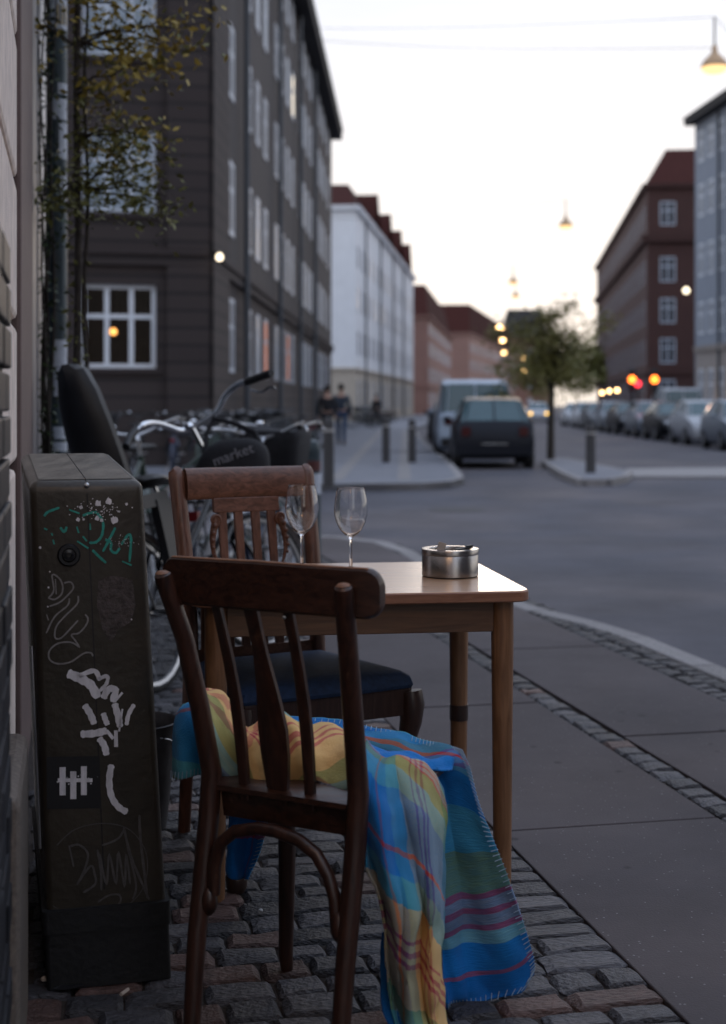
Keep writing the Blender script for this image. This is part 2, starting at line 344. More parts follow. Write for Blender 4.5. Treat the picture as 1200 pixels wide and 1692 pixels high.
# near pavement bed (joint grit); setts, slabs and kerbstones sit on it
kerb_ns = [(3.12, s) for s in (-3, -2, -1, 0, 1, 2, 3, 4, 5, 6, 6.8)] + [(3.06, 7.3), (2.93, 7.8), (2.85, 8.5), (2.83, 9.4), (2.88, 10.3), (2.95, 11.2), (2.9, 12.0), (2.6, 12.6), (2.0, 12.95), (1.2, 13.05), (.4, 13.1), (-.6, 13.1)]
bed = [wf(s, n - .06) for n, s in kerb_ns]
bed = [(p.x, p.y) for p in bed] + [tuple(wf(13, -1).to_2d()), tuple(wf(-3, -1).to_2d())]
pavement = slab_poly('pavement', bed, ROADZ - .01, -.014, M_grout)
def stone_mesh(i, m, rough=.07):
    rnd = random.Random(i); mb = MB(); K = 4
    g = [-.5, -.40, 0.0 + rnd.uniform(-.1, .1), .40, .5]
    wob = lambda a: rnd.uniform(-a, a)
    n0 = 0
    for a in range(5):
        for b in range(5):
            edge = a in (0, 4) or b in (0, 4); corner = a in (0, 4) and b in (0, 4)
            x, y = g[a], g[b]
            if corner: x *= .9; y *= .9
            z = 0 if not edge else -.15
            mb.v.append(Vector((x + wob(.022), y + wob(.03), z + wob(rough * (1 if not edge else .6)))))
    for a in range(4):
        for b in range(4):
            k = a * 5 + b; mb.f.append((k, k + 5, k + 6, k + 1))
    ring = [a * 5 for a in range(5)] + [20 + b for b in range(1, 5)] + [a * 5 + 4 for a in (3, 2, 1, 0)] + [b for b in (3, 2, 1)]
    base = len(mb.v)
    for k in ring: mb.v.append(Vector((mb.v[k].x * 1.0, mb.v[k].y * 1.0, -1)))
    for j in range(len(ring)):
        j2 = (j + 1) % len(ring); mb.f.append((ring[j], ring[j2], base + j2, base + j))
    return mb.mesh('stone', m, smooth=True)
SETT = [stone_mesh(i, M_settu) for i in range(9)]; SETTR = [stone_mesh(50 + i, M_settru) for i in range(4)]
def place_stone(me, s, n, ls, ln, h, parent, name='paving_stone', z=0.0):
    p = wf(s, n, z + random.uniform(-.003, .002))
    M = Matrix.Translation(p) @ Matrix.Rotation(WANG + random.uniform(-.05, .05), 4, 'Z') @ Matrix.Rotation(random.uniform(-.03, .03), 4, 'X') @ Matrix.Diagonal((ln, ls, h, 1))
    return link_mesh(name, me, parent, M=M)
spots = []
s = 2.38; row = 0
while s < 12.7:
    dep = random.uniform(.078, .102); n = .02 + random.uniform(0, .06)
    while n < 1.33:
        w = random.uniform(.10, .165)
        if n + w > 1.26: w = 1.353 - n
        if w > .03: spots.append((s + dep / 2, n + w / 2, dep - .007, w - .007, row))
        n += w
    s += dep; row += 1
for k in range(86):
    spots.append((3.0 + k * .105, 2.085 + random.uniform(-.008, .008), .094, random.uniform(.085, .105), 500))
for k in range(84):
    for j in range(2): spots.append((4.2 + k * .092 + random.uniform(-.01, .01), 2.835 + j * .098, .08, .088, 600))
def in_view(sp):
    p = wf(sp[0], sp[1]); 
    if p.y < .5: return -1
    px = 600 + F * p.x / p.y; py = HY + F * H / p.y
    if px < -20 or px > 1230 or py > 1730: return -1
    hidden = (px < 262 and py > 1000 and p.y > 3.0)
    return (.2 if hidden else 1) / p.y ** 2
order = sorted(spots, key=lambda q: -in_view(q))
far_mb = MB()
for i, (ss, nn, ls, ln, rw) in enumerate(order):
    reddish = random.random() < (.5 if nn < .62 and ss < 3.1 else .32 if rw % 9 in (2, 3) and rw < 500 else .05)
    me = random.choice(SETTR if reddish else SETT)
    if rw == 500 and wf(ss, nn).y < 2.9: continue
    if i < 300 and in_view((ss, nn)) > 0: place_stone(me, ss, nn, ls, ln, .05, pavement)
    else:
        base = wf(ss, nn, random.uniform(-.005, .004)); c, q = math.cos(WANG), math.sin(WANG); n0 = len(far_mb.v)
        for v in me.vertices:
            x, y, z = v.co.x * ln, v.co.y * ls, v.co.z * .05
            far_mb.v.append(base + Vector((x * c - y * q, x * q + y * c, z)))
        far_mb.f += [tuple(n0 + k for k in p.vertices) for p in me.polygons]
fo = far_mb.build('paving_stones', M_sett, pavement, origin=(0, 0, 0), fix=False); tag(fo, kind='stuff')
# slabs
def slab(s0, s1, n0, n1):
    mb = MB(); g = .005
    dz = random.uniform(-.002, .002)
    pts = [(s0 + g, n0 + g), (s1 - g, n0 + g), (s1 - g, n1 - g), (s0 + g, n1 - g)]
    a = [wf(s_, n_, dz) for s_, n_ in pts]; b = [wf(s_, n_, -.05) for s_, n_ in pts]
    mb.v = a + b; mb.f = [(0, 3, 2, 1), (4, 5, 6, 7)] + [(i, (i + 1) % 4, (i + 1) % 4 + 4, i + 4) for i in range(4)]
    return mb.build('paving_slab', M_slab, pavement, origin=(0, 0, 0), bevel=.003)
cuts = [-2.5, -.8, .9, 2.45, 3.78, 5.4, 7.0, 8.6, 10.2, 11.8, 12.7]
for a, b in zip(cuts, cuts[1:]): slab(a, b, 1.344, 2.03)
cuts = [-2.5, .2, 2.2, 4.78, 6.6, 8.4, 10.2, 12.0, 12.7]
for a, b in zip(cuts, cuts[1:]): slab(a, b, 2.14, 2.785)
# kerbstones
for (n0, s0), (n1, s1) in zip(kerb_ns, kerb_ns[1:]):
    a, b = wf(s0, n0), wf(s1, n1); d = (b - a).normalized(); nrm = Vector((-d.y, d.x, 0))   # inward
    g = d * .004
    ring = [a + g, b - g, b - g + nrm * .14, a + g + nrm * .14]
    mb = MB(); mb.v = [p + Vector((0, 0, .004)) for p in ring] + [p + Vector((0, 0, ROADZ - .03)) for p in ring]
    mb.f = [(0, 1, 2, 3), (7, 6, 5, 4)] + [(i, i + 4, (i + 1) % 4 + 4, (i + 1) % 4) for i in range(4)]
    mb.build('kerbstone', M_kerb, pavement, origin=(0, 0, 0), bevel=.012)
# far pavements
def kerb_run(pts, parent, w=.14, top=.004, step=2.4):
    seg = []
    for a, b in zip(pts, pts[1:]):
        a, b = Vector((*a, 0)), Vector((*b, 0)); n = max(1, int((b - a).length / step))
        for k in range(n): seg.append((a.lerp(b, k / n), a.lerp(b, (k + 1) / n)))
    for a, b in seg:
        d = (b - a).normalized(); nrm = Vector((-d.y, d.x, 0)); ring = [a, b, b + nrm * w, a + nrm * w]
        mb = MB(); mb.v = [p + Vector((0, 0, top)) for p in ring] + [p + Vector((0, 0, ROADZ - .03)) for p in ring]
        mb.f = [(0, 1, 2, 3), (7, 6, 5, 4)] + [(i, i + 4, (i + 1) % 4 + 4, (i + 1) % 4) for i in range(4)]
        mb.build('kerbstone', M_kerb, parent, origin=(0, 0, 0), bevel=.01)
SD = .0304
lp = [(-14, 20.6), (-6, 20.9), (-.5, 21.3), (.9, 21.6), (1.4, 22.1), (1.68, 23.2), (1.76, 25), (1.86, 29), (2.02, 45), (2.7, 73), (5.0, 95), (12.4, 162)]
far_pav = slab_poly('far_pavement', lp + [(-40, 162), (-40, 20.6)], ROADZ - .01, 0, M_pave)
kerb_run(lp, far_pav)
strip = MB()
for xa in (-.55, .55):
    strip.quad((xa, 22.4, .004), (xa + .22, 22.4, .004), (xa + .22 + SD * 45, 67, .004), (xa + SD * 45, 67, .004))
tag(strip.build('pavement_sett_band', M_kerb, smooth=False), kind='structure')
rpts = [(12.4, 37), (12.6, 42), (14.1, 76), (17.8, 103), (29, 210), (80, 210), (80, 33.5), (14.7, 33.5), (13.0, 34.6)]
right_pav = slab_poly('right_pavement', rpts, ROADZ - .01, 0, M_pave)
kerb_run(list(reversed(rpts[:5])) + [rpts[8], rpts[7], (40, 33.5)], right_pav)
# crossing threshold and small traffic island with the tree and a bollard
isl = [G(905, 762, 0), G(930, 757, 0), G(1034, 778, 0), G(1026, 786, 0), G(1000, 791, 0), G(966, 791, 0), G(935, 779, 0)]
isl = [(p.x, p.y) for p in isl]
island = slab_poly('traffic_island', isl, ROADZ - .01, 0, M_pave); kerb_run(isl + [isl[0]], island, .12, .004, 1.0)
th = [G(1030, 789, -.1), G(1500, 789, -.1), G(1500, 771, -.1), G(1036, 776, -.1)]
slab_poly('crossing_threshold', [(p.x, p.y) for p in th], ROADZ - .01, -.075, M_kerb)
mh = G(755, 843, ROADZ)
mb = MB().lathe([(.0001, .004), (.30, .004), (.31, .0035), (.33, .004), (.36, .004), (.36, -.01)], (mh.x, mh.y, ROADZ), 28)
tag(mb.build('manhole_cover', M_bollard, origin=(mh.x, mh.y, ROADZ)), 'round steel manhole cover set in the roadway behind the wine glasses', 'manhole')
for p in bpy.data.objects:
    if p.name.startswith('manhole'): p.location = (mh.x, mh.y, ROADZ)

# ------------------------------------------------------------------ buildings
def facade_matrix(p0, p1, z0):
    e = Vector((p1[0] - p0[0], p1[1] - p0[1], 0)).normalized(); n = Vector((e.y, -e.x, 0))
    M = Matrix(((e.x, -n.x, 0, p0[0]), (e.y, -n.y, 0, p0[1]), (0, 0, 1, z0), (0, 0, 0, 1)))
    return M, math.hypot(p1[0] - p0[0], p1[1] - p0[1])
def facade(parent, M, L, z0, z1, ops, m, depth=.22, name='wall'):
    us = sorted({0, L, *[o[0] for o in ops], *[o[1] for o in ops]}); zs = sorted({z0, z1, *[o[2] for o in ops], *[o[3] for o in ops]})
    mb = MB()
    for i in range(len(us) - 1):
        j0 = None
        for j in range(len(zs) - 1):
            u, z = (us[i] + us[i + 1]) / 2, (zs[j] + zs[j + 1]) / 2
            if any(o[0] < u < o[1] and o[2] < z < o[3] for o in ops): continue
            mb.quad((us[i], 0, zs[j]), (us[i + 1], 0, zs[j]), (us[i + 1], 0, zs[j + 1]), (us[i], 0, zs[j + 1]))
    for a, b, c, d in ops:
        mb.quad((a, 0, c), (b, 0, c), (b, depth, c), (a, depth, c)); mb.quad((a, 0, d), (a, depth, d), (b, depth, d), (b, 0, d))
        mb.quad((a, 0, c), (a, depth, c), (a, depth, d), (a, 0, d)); mb.quad((b, 0, c), (b, 0, d), (b, depth, d), (b, depth, c))
    me = mb.mesh(name, m, smooth=False, fix=False)
    return link_mesh(name, me, parent, M=Matrix.Translation(-parent.location) @ M)
WC = {}; rnd0 = random.Random(2)
def window_meshes(w, h, nx, ny, fm, pm, bar=.07):
    k = (round(w, 2), round(h, 2), nx, ny, fm.name, pm.name, bar)
    if k in WC: return WC[k]
    mb = MB(); t = .04
    mb.box(0, w, 0, t, 0, bar); mb.box(0, w, 0, t, h - bar, h); mb.box(0, bar, .002, t - .002, bar, h - bar); mb.box(w - bar, w, .002, t - .002, bar, h - bar)
    for i in range(1, nx): x = w * i / nx; mb.box(x - bar * .55, x + bar * .55, .004, t - .004, bar, h - bar)
    for j in range(1, ny): z = h * (.62 if ny == 2 else j / ny); mb.box(bar, w - bar, .008, t - .008, z - bar * .5, z + bar * .5)
    fr = mb.mesh('window', fm, smooth=False)
    pn = MB().quad((bar * .5, .014, bar * .5), (w - bar * .5, .014, bar * .5), (w - bar * .5, .014, h - bar * .5), (bar * .5, .014, h - bar * .5)).mesh('pane', pm, smooth=False)
    WC[k] = (fr, pn); return WC[k]
def window(parent, M, u0, u1, z0, z1, nx=2, ny=2, fm=None, pm=None, inset=.10, bar=.07):
    fr, pn = window_meshes(u1 - u0, z1 - z0, nx, ny, fm or M_frame, pm or M_pane, bar)
    o = link_mesh('window', fr, parent, M=Matrix.Translation(-parent.location) @ M @ Matrix.Translation((u0, inset, z0)))
    link_mesh('pane', pn, o); return o
def band(parent, M, L, z0, z1, proud, m, name='cornice', u0=0, ext=0.0):
    mb = MB().box(u0 - ext, L + ext, -proud, -.002, z0, z1).box(u0 - ext, L + ext, -proud - .05, -.002, z1 - (z1 - z0) * .3, z1 + .002)
    me = mb.mesh(name, m, smooth=False)
    return link_mesh(name, me, parent, M=Matrix.Translation(-parent.location) @ M)
def prism(parent, name, pts3, m):
    """closed convex solid from base ring and ridge ring"""
    a, b = pts3; n = len(a); mb = MB(); mb.loft([a, b]); return mb.build(name, m, parent, smooth=False)

# --- dark brown corner block across the side street
M_dk_base = brick_mat('dark_brown_rusticated_render', (.040, .030, .030), (.046, .035, .034), (.018, .015, .016), 60, .34, .03)
M_dk_up = brick_mat('grey_brown_brick_facade', (.066, .056, .055), (.08, .068, .066), (.05, .045, .045), .24, .075, .01)
M_roofdk = mat('dark_roof', (.022, .02, .02), .8, .3, 3)
M_pipe = mat('grey_downpipe', (.06, .07, .085), .5, .2, 4)
C0 = P(345, HY, 27.6); C0.z = 0; E0 = Vector((-1.66, 73.4, 0)); A0 = C0 + Vector((-9, -9 * .2096, 0))
bA = thing('apartment_building', 'dark brown corner apartment block with rusticated ground floor and pale window frames', 'building', C0)
Mf, Lf = facade_matrix(A0, C0, 0); Ms, Ls = facade_matrix(C0, E0, 0)
def upx(M, L, px):      # distance along a facade of the point seen at photo column px
    p0 = M @ Vector((0, 0, 0)); e = (M @ Vector((1, 0, 0))) - p0; k = (px - 600) / F
    return (k * p0.y - p0.x) / (e.x - k * e.y)
ua, ub = upx(Mf, Lf, 136), upx(Mf, Lf, 258)
rowsA = [(1.93, 3.57), (4.98, 6.62), (8.03, 9.65), (11.05, 12.6), (13.75, 15.0)]
opsf = [(ua, ub, a, b) for a, b in rowsA] + [(ua - 3.2, ub - 3.2, a, b) for a, b in rowsA]
facade(bA, Mf, Lf, 0, 4.1, [o for o in opsf if o[3] < 4], M_dk_base)
facade(bA, Mf, Lf, 4.1, 15.7, [o for o in opsf if o[3] > 4], M_dk_base)
M_roompane = nodes('clear_pane')
_m, _t, _b = M_roompane; _b.inputs['Base Color'].default_value = (1, 1, 1, 1); _b.inputs['Transmission Weight'].default_value = 1; _b.inputs['Roughness'].default_value = .02; _b.inputs['IOR'].default_value = 1.2; M_roompane = _m
for o in opsf:
    ground = o[3] < 4 and o[0] > ua - 1
    window(bA, Mf, *o, nx=3, ny=2, fm=M_frame2 if not ground else M_frame, pm=M_roompane if ground else M_pane_curtain_sky, bar=.085)
band(bA, Mf, Lf, 3.95, 4.25, .10, M_dk_base); band(bA, Mf, Lf, 15.2, 15.75, .35, M_roofdk, 'eaves', ext=.3)
for (a, b) in rowsA:
    me = MB().box(ua - .08, ub + .08, -.07, .1, a - .1, a - .002).mesh('window_sill', M_dk_base, smooth=False)
    link_mesh('window_sill', me, bA, M=Matrix.Translation(-bA.location) @ Mf)
# corner quoin strip (projecting pier)
uq = upx(Mf, Lf, 276); me = MB().box(uq, Lf - .004, -.12, -.002, 0, 3.94).box(uq, Lf - .004, -.12, -.002, 4.26, 15.1).mesh('corner_pier', M_dk_base, smooth=False)
link_mesh('corner_pier', me, bA, M=Matrix.Translation(-bA.location) @ Mf)
# dim room behind the ground-floor window
M_room = mat('dim_room_wall', (.10, .035, .03), .9, .4, 2); M_curt = mat('pale_curtain', (.34, .24, .2), .9, .2, 4)
rm = MB(); z0, z1 = rowsA[0]
rm.quad((ua - .3, 2.2, z0 - .4), (ub + .3, 2.2, z0 - .4), (ub + .3, 2.2, z1 + .3), (ua - .3, 2.2, z1 + .3))
for uu in (ua - .3, ub + .3): rm.quad((uu, .23, z0 - .4), (uu, 2.2, z0 - .4), (uu, 2.2, z1 + .3), (uu, .23, z1 + .3))
rm.quad((ua - .3, .23, z1 + .3), (ub + .3, .23, z1 + .3), (ub + .3, 2.2, z1 + .3), (ua - .3, 2.2, z1 + .3)); rm.quad((ua - .3, .23, z0 - .4), (ub + .3, .23, z0 - .4), (ub + .3, 2.2, z0 - .4), (ua - .3, 2.2, z0 - .4))
link_mesh('room', rm.mesh('room', M_room, smooth=False), bA, M=Matrix.Translation(-bA.location) @ Mf)
cu = MB()
for k in range(8): cu.box(ua + .62 + k * .09, ua + .69 + k * .09, .35 + .02 * (k % 2), .38 + .02 * (k % 2), z1 - .62, z1 - .04)
link_mesh('curtain', cu.mesh('curtain', M_curt, smooth=False), bA, M=Matrix.Translation(-bA.location) @ Mf)
lm = MB().sphere((ua + .62, .9, z0 + .75), .07)
link_mesh('room_lamp', lm.mesh('room_lamp', emit('room_lamp', (1, .42, .10), 1.6)), bA, M=Matrix.Translation(-bA.location) @ Mf)
# street side
wins = []
for (pa, pb) in ((376, 385.5),): wins.append((upx(Ms, Ls, pa), upx(Ms, Ls, pb)))
u = wins[0][1] + 2.7
k = 0
while u < Ls - 2.2:
    if k % 4 == 3: u += 1.3
    wins.append((u, u + .85)); u += 2.0; k += 1
ops = []
for i, (a, b) in enumerate(wins):
    for j, (c, d) in enumerate(rowsA): ops.append((a, b, c, d, i, j))
facade(bA, Ms, Ls, 0, 4.1, [o[:4] for o in ops if o[5] == 0], M_dk_base); facade(bA, Ms, Ls, 4.1, 15.7, [o[:4] for o in ops if o[5] > 0], M_dk_up)
lit = {(7, 3): M_reflwin, (3, 0): M_orange, (6, 0): M_orange}
for a, b, c, d, i, j in ops: window(bA, Ms, a, b, c, d, 2, 2, M_frame if j else M_frame2, lit.get((i, j), rnd0.choice((M_pane, M_pane, M_pane_dim, M_pane_curtain_sky))), -.03, .10)
band(bA, Ms, Ls, 3.95, 4.25, .10, M_dk_base); band(bA, Ms, Ls, 15.2, 15.75, .55, M_roofdk, 'eaves', ext=.3)
pier = MB().box(.004, upx(Ms, Ls, 372), -.1, -.002, 0, 3.94).box(.004, upx(Ms, Ls, 372), -.1, -.002, 4.26, 15.1)
link_mesh('corner_pier', pier.mesh('corner_pier', M_dk_base, smooth=False), bA, M=Matrix.Translation(-bA.location) @ Ms)
up_ = [upx(Ms, Ls, 397), upx(Ms, Ls, 455), upx(Ms, Ls, 490), upx(Ms, Ls, 515)]
for uu in up_:
    me = MB().tube([(uu, -.16, .1), (uu, -.16, 15.1)], .07, 8).mesh('downpipe', M_pipe); link_mesh('downpipe', me, bA, M=Matrix.Translation(-bA.location) @ Ms)
r0 = [A0 + Vector((0, 0, 15.76)), C0 + Vector((.3, -.3, 15.76)), E0 + Vector((.3, 0, 15.76)), Vector((-20, 73.4, 15.76))]
r1 = [A0 + Vector((0, 5, 19)), C0 + Vector((-5, 5, 19)), E0 + Vector((-5, -4, 19)), Vector((-14, 69, 19))]
prism(bA, 'roof', (r0, r1), M_roofdk)
MB().quad(E0 + Vector((0, 0, 0)), Vector((-20, 73.4, 0)), Vector((-20, 73.4, 15.7)), E0 + Vector((0, 0, 15.7))).build('wall', M_dk_up, bA, smooth=False)
wl = P(363, 425, 27.2)
t = thing('wall_lamp', 'lit white wall lamp on the corner of the dark brown block', 'lamp', wl)
MB().lathe([(.0001, .08), (.04, .07), (.07, 0), (.05, -.055), (.0001, -.07)], wl, 24).build('globe', M_wall_lamp, t)
MB().tube([wl + Vector((-.02, .05, .1)), wl + Vector((-.05, .6, .18))], .02, 6).build('bracket', M_blk, t)

def block(name, label, p_end, p_corner, p_far, h, rows, wall_m, base_m, base_h, roof_m, wy, wpitch, roof_h=4, fm=None, end_len=None, rows_end=None, left=True, attic=None, arches=False, wsz=1.1):
    """street block; p_end->p_corner is the end wall, p_corner->p_far the street front (left of street) or mirrored"""
    t = thing(name, label, 'building', p_corner)
    if left: Me, Le = facade_matrix(p_end, p_corner, 0); Mw, Lw = facade_matrix(p_corner, p_far, 0)
    else: Me, Le = facade_matrix(p_corner, p_end, 0); Mw, Lw = facade_matrix(p_far, p_corner, 0)
    for M_, L_, end in ((Me, Le, True), (Mw, Lw, False)):
        ops = []; u = 1.2 if not end else (((L_ - .45 - wsz) % wpitch) if left else .9); n = 0
        while u < L_ - wpitch * .6:
            for j, (c, d) in enumerate(rows): ops.append((u, u + wsz, c, d, j))
            u += wpitch; n += 1
        lo = [o[:4] for o in ops if o[4] == 0]; hi = [o[:4] for o in ops if o[4] > 0]
        facade(t, M_, L_, 0, base_h, lo, base_m); facade(t, M_, L_, base_h, h, hi, wall_m)
        for o in ops: window(t, M_, *o[:4], nx=2, ny=2, fm=(fm or M_frame), pm=rnd0.choice((M_pane, M_pane_dim, M_pane_dim, M_pane_curtain_sky) if left else (M_pane_dim, M_pane_dim, M_pane)), inset=(-.02 if left or end else .03), bar=.085)
        band(t, M_, L_, base_h - .12, base_h + .12, .08, base_m); band(t, M_, L_, h - .3, h, .3, wall_m, 'eaves', ext=.2)
    c = [Vector(p) for p in (p_end, p_corner, p_far)]; d = c[0] + (c[2] - c[1]); c.append(d)
    up = Vector((0, 0, h + .01)); cen = (c[0] + c[1] + c[2] + c[3]) / 4
    inn = []
    for q in c:
        v = cen - q; inn.append(q + v.normalized() * min(5, v.length * .4) + Vector((0, 0, h + roof_h)))
    prism(t, 'roof', ([q + up for q in c], inn), roof_m)
    return t, Mw, Lw, Me, Le
v2 = lambda x, y: Vector((x, y, 0))
BD = Vector((.109, 1, 0)); BN = Vector((1, -.109, 0)) / math.hypot(1, .109)
M_white = mat('white_render', (.88, .90, .93), .8, .05, 1.2); M_cream = mat('cream_base', (.52, .46, .38), .85, .08, 2)
M_redroof = mat('red_tile_roof', (.058, .021, .018), 1, .3, 5, .3, 20, spec=.1)
cw = v2(-.537, 95); fw = cw + BD * 54.5; ew = cw - BN * 12
tW, Mw, Lw, Me, Le = block('white_building', 'white rendered apartment house with red gabled dormers and cream arcaded ground floor', ew, cw, fw, 14.8,
      [(.9, 2.9), (4.6, 6.3), (7.6, 9.3), (10.6, 12.2)], M_white, M_cream, 3.6, M_redroof, 0, 3.1, 2.2, M_frame2)
for i, uu in enumerate((9, 20, 31, 42)):
    g = MB(); w = 3.8
    g.v = [Vector(p) for p in ((uu, -.15, 14.8), (uu + w, -.15, 14.8), (uu + w / 2, -.15, 16.9), (uu, 5, 14.8), (uu + w, 5, 14.8), (uu + w / 2, 5, 16.9))]
    g.f = [(0, 1, 2), (5, 4, 3), (0, 3, 4, 1)]
    link_mesh('gable', g.mesh('gable', M_white, smooth=False), tW, M=Matrix.Translation(-tW.location) @ Mw)
    g2 = MB(); 
    for s_, e_ in ((uu - .3, uu + w / 2), (uu + w + .3, uu + w / 2)): g2.quad((s_, -.5, 14.7), (s_, 5, 14.7), (e_, 5, 17.15), (e_, -.5, 17.15))
    link_mesh('gable_roof', g2.mesh('gable_roof', M_redroof, smooth=False), tW, M=Matrix.Translation(-tW.location) @ Mw)
for uu in (6.2, 17.5, 29, 40.5):
    me = MB().tube([(uu, -.1, .1), (uu, -.1, 14.5)], .07, 8).mesh('downpipe', M_pipe); link_mesh('downpipe', me, tW, M=Matrix.Translation(-tW.location) @ Mw)
M_rb = brick_mat('rose_brick', (.30, .155, .125), (.34, .18, .145), (.25, .16, .14), .24, .075, .012)
M_rb2 = brick_mat('salmon_brick', (.36, .2, .17), (.4, .23, .19), (.3, .2, .17), .24, .075, .012)
c1 = P(708, HY, 165); c1.z = 0; f1 = c1 + BD * 60
block('brick_house', 'rose brick apartment house with red hipped roof beyond the white building', c1 - BN * 9, c1, f1, 11.8, [(1, 2.6), (4, 5.6), (7, 8.6), (9.6, 10.8)], M_rb, M_rb, 3.2, M_redroof, 0, 3.2, 4)
c2 = P(776, HY, 232); c2.z = 0
block('brick_house', 'salmon brick apartment house farthest down the left side of the street', c2 - BN * 12, c2, c2 + Vector((.19, 1, 0)) * 95, 13.2, [(1, 2.6), (4, 5.6), (7, 8.6), (10, 11.4)], M_rb2, M_rb2, 3.2, M_redroof, 0, 3.6, 5)
c3 = P(845, HY, 330); c3.z = 0
block('brick_house', 'dark distant house with a steep roof closing the street behind the tree', c3 - v2(2, 0), c3 + v2(9, 0), c3 + v2(12, 40), 17, [(1, 2.6), (5, 6.6), (9, 10.6), (13, 14.6)], M_rb, M_rb, 3.2, M_roofdk, 0, 3.6, 7)
# right side
M_rr = brick_mat('dark_red_brick', (.075, .030, .026), (.09, .036, .03), (.06, .034, .03), .24, .075, .012)
cr = P(1070, HY, 101); cr.z = 0; fr_ = cr + BD * 62; er = cr + BN * 24
tR, Mw2, Lw2, Me2, Le2 = block('red_brick_building', 'long dark red brick apartment building with double cornice on the right side', er, cr, fr_, 17.2,
      [(1, 3), (4.2, 6.0), (7.1, 8.9), (10.1, 11.9), (14.2, 15.9)], M_rr, M_rr, 3.4, M_redroof, 0, 2.9, 3.3, M_frame2, left=False)
for M_, L_ in ((Mw2, Lw2), (Me2, Le2)): band(tR, M_, L_, 13.0, 13.5, .35, M_rr)
M_bg = mat('greyblue_render', (.24, .27, .32), .8, .08, 1.5); M_bg2 = mat('beige_shop_base', (.30, .27, .25), .8, .1, 2)
cg = P(1150, HY, 80); cg.z = 0; dg = Vector((-.0687, 1, 0))
tG = thing('greyblue_building', 'grey blue rendered house at the right edge of the street', 'building', cg)
Mg, Lg = facade_matrix(cg, cg - dg * 30, 0)
ops = []
u = .55; n = 0
while u < Lg - 1.5:
    for c, d in ((.9, 3.2), (5.2, 7.0), (8.5, 10.3), (11.9, 13.7), (15.0, 16.7)): ops.append((u, u + .95, c, d))
    u += 1.75; n += 1
facade(tG, Mg, Lg, 0, 4.3, [o for o in ops if o[3] < 4], M_bg2); facade(tG, Mg, Lg, 4.3, 17.7, [o for o in ops if o[3] > 4], M_bg)
for o in ops: window(tG, Mg, *o, nx=2, ny=2, inset=-.02, bar=.1)
band(tG, Mg, Lg, 4.2, 4.5, .12, M_bg2); band(tG, Mg, Lg, 17.3, 17.75, .55, M_roofdk, 'eaves', ext=.5)
me = MB().tube([(4.3, -.1, .1), (4.3, -.1, 17.2)], .07, 8).mesh('downpipe', M_pipe); link_mesh('downpipe', me, tG, M=Matrix.Translation(-tG.location) @ Mg)
MB().box(cg.x + .02, cg.x + 24, 79.9, 80.3, 0, 17.69).build('wall', M_bg, tG, smooth=False)
g0 = cg - dg * 30
prism(tG, 'roof', ([cg + Vector((0, 0, 17.76)), g0 + Vector((0, 0, 17.76)), g0 + Vector((22, 0, 17.76)), cg + Vector((22, 0, 17.76))],
                   [cg + Vector((6, -2, 21)), g0 + Vector((6, 3, 21)), g0 + Vector((16, 3, 21)), cg + Vector((16, -2, 21))]), M_roofdk)

# --- unseen block added opposite the cafe to dim light from behind the viewer
M_opp = brick_mat('brown_brick_opposite', (.10, .07, .06), (.12, .085, .07), (.09, .075, .07), .24, .075, .012)
oa, ob = wf(-1.5, 13.5), wf(-46, 13.5)
tO = thing('added_opposite_block', 'unseen brown brick block added across the cafe street to dim light from behind the viewer', 'building', oa)
Mo, Lo = facade_matrix(oa, ob, 0); ops = []
for i in range(15):
    for c, d in ((1, 2.9), (4.4, 6.1), (7.4, 9.1), (10.4, 12.1), (13.2, 14.8)): ops.append((1.2 + i * 2.9, 2.5 + i * 2.9, c, d))
facade(tO, Mo, Lo, 0, 17, ops, M_opp)
for o in ops: window(tO, Mo, *o, nx=2, ny=2, inset=.05)
c_, d_ = wf(-46, 26), wf(-1.5, 26); z17 = Vector((0, 0, 17))
MB().quad(oa, d_, d_ + z17, oa + z17).quad(ob, c_, c_ + z17, ob + z17).quad(c_, d_, d_ + z17, c_ + z17).build('wall', M_opp, tO, smooth=False)
i_ = Vector((0, 0, 20))
prism(tO, 'roof', ([oa + z17, ob + z17, c_ + z17, d_ + z17], [wf(-5, 18) + i_, wf(-42, 18) + i_, wf(-42, 22) + i_, wf(-5, 22) + i_]), M_roofdk)
# ------------------------------------------------------------------ cafe building (left edge)
cafe = thing('cafe_building', 'cream stucco cafe building with dark glazed brick pier at the left edge', 'building', wf(4, 0))
def wbox(s0, s1, n0, n1, z0, z1, name, m, bevel=0, parent=None):
    mb = MB(); c = [wf(a, b, z) for z in (z0, z1) for a, b in ((s0, n0), (s1, n0), (s1, n1), (s0, n1))]
    mb.v = c; mb.f = [(0, 3, 2, 1), (4, 5, 6, 7), (0, 1, 5, 4), (1, 2, 6, 5), (2, 3, 7, 6), (3, 0, 4, 7)]
    return mb.build(name, m, parent or cafe, smooth=False, bevel=bevel)
wbox(-46, 9.2, -9, -.125, 0, 17, 'core_wall', M_stucco)
zc = 1.04
for k in range(8):
    wbox(2.2, 4.2, -.12, 0, zc + .012, zc + .405, 'stucco_block', M_stucco, .016); zc += .417
wbox(2.98, 4.2, -.12, -.004, .02, 1.03, 'stucco_block', M_stucco, .016)
wbox(2.0, 2.97, -.12, -.09, .57, 1.03, 'recess_panel', M_boxbase)
wbox(4.22, 5.45, -.12, .012, 0, 4.37, 'brown_pilaster', M_brown, .012)
wbox(5.47, 5.56, -.12, -.03, 0, 4.37, 'recess_panel', M_boxbase)
wbox(5.57, 7.75, -.12, 0, 0, 4.37, 'door_frame', M_bluegrey, .015)
wbox(7.77, 9.18, -.12, -.004, 0, 4.37, 'white_pier', M_whitep, .01)
wbox(-46, 9.2, -.12, .03, 4.39, 16.9, 'upper_wall', M_stucco)
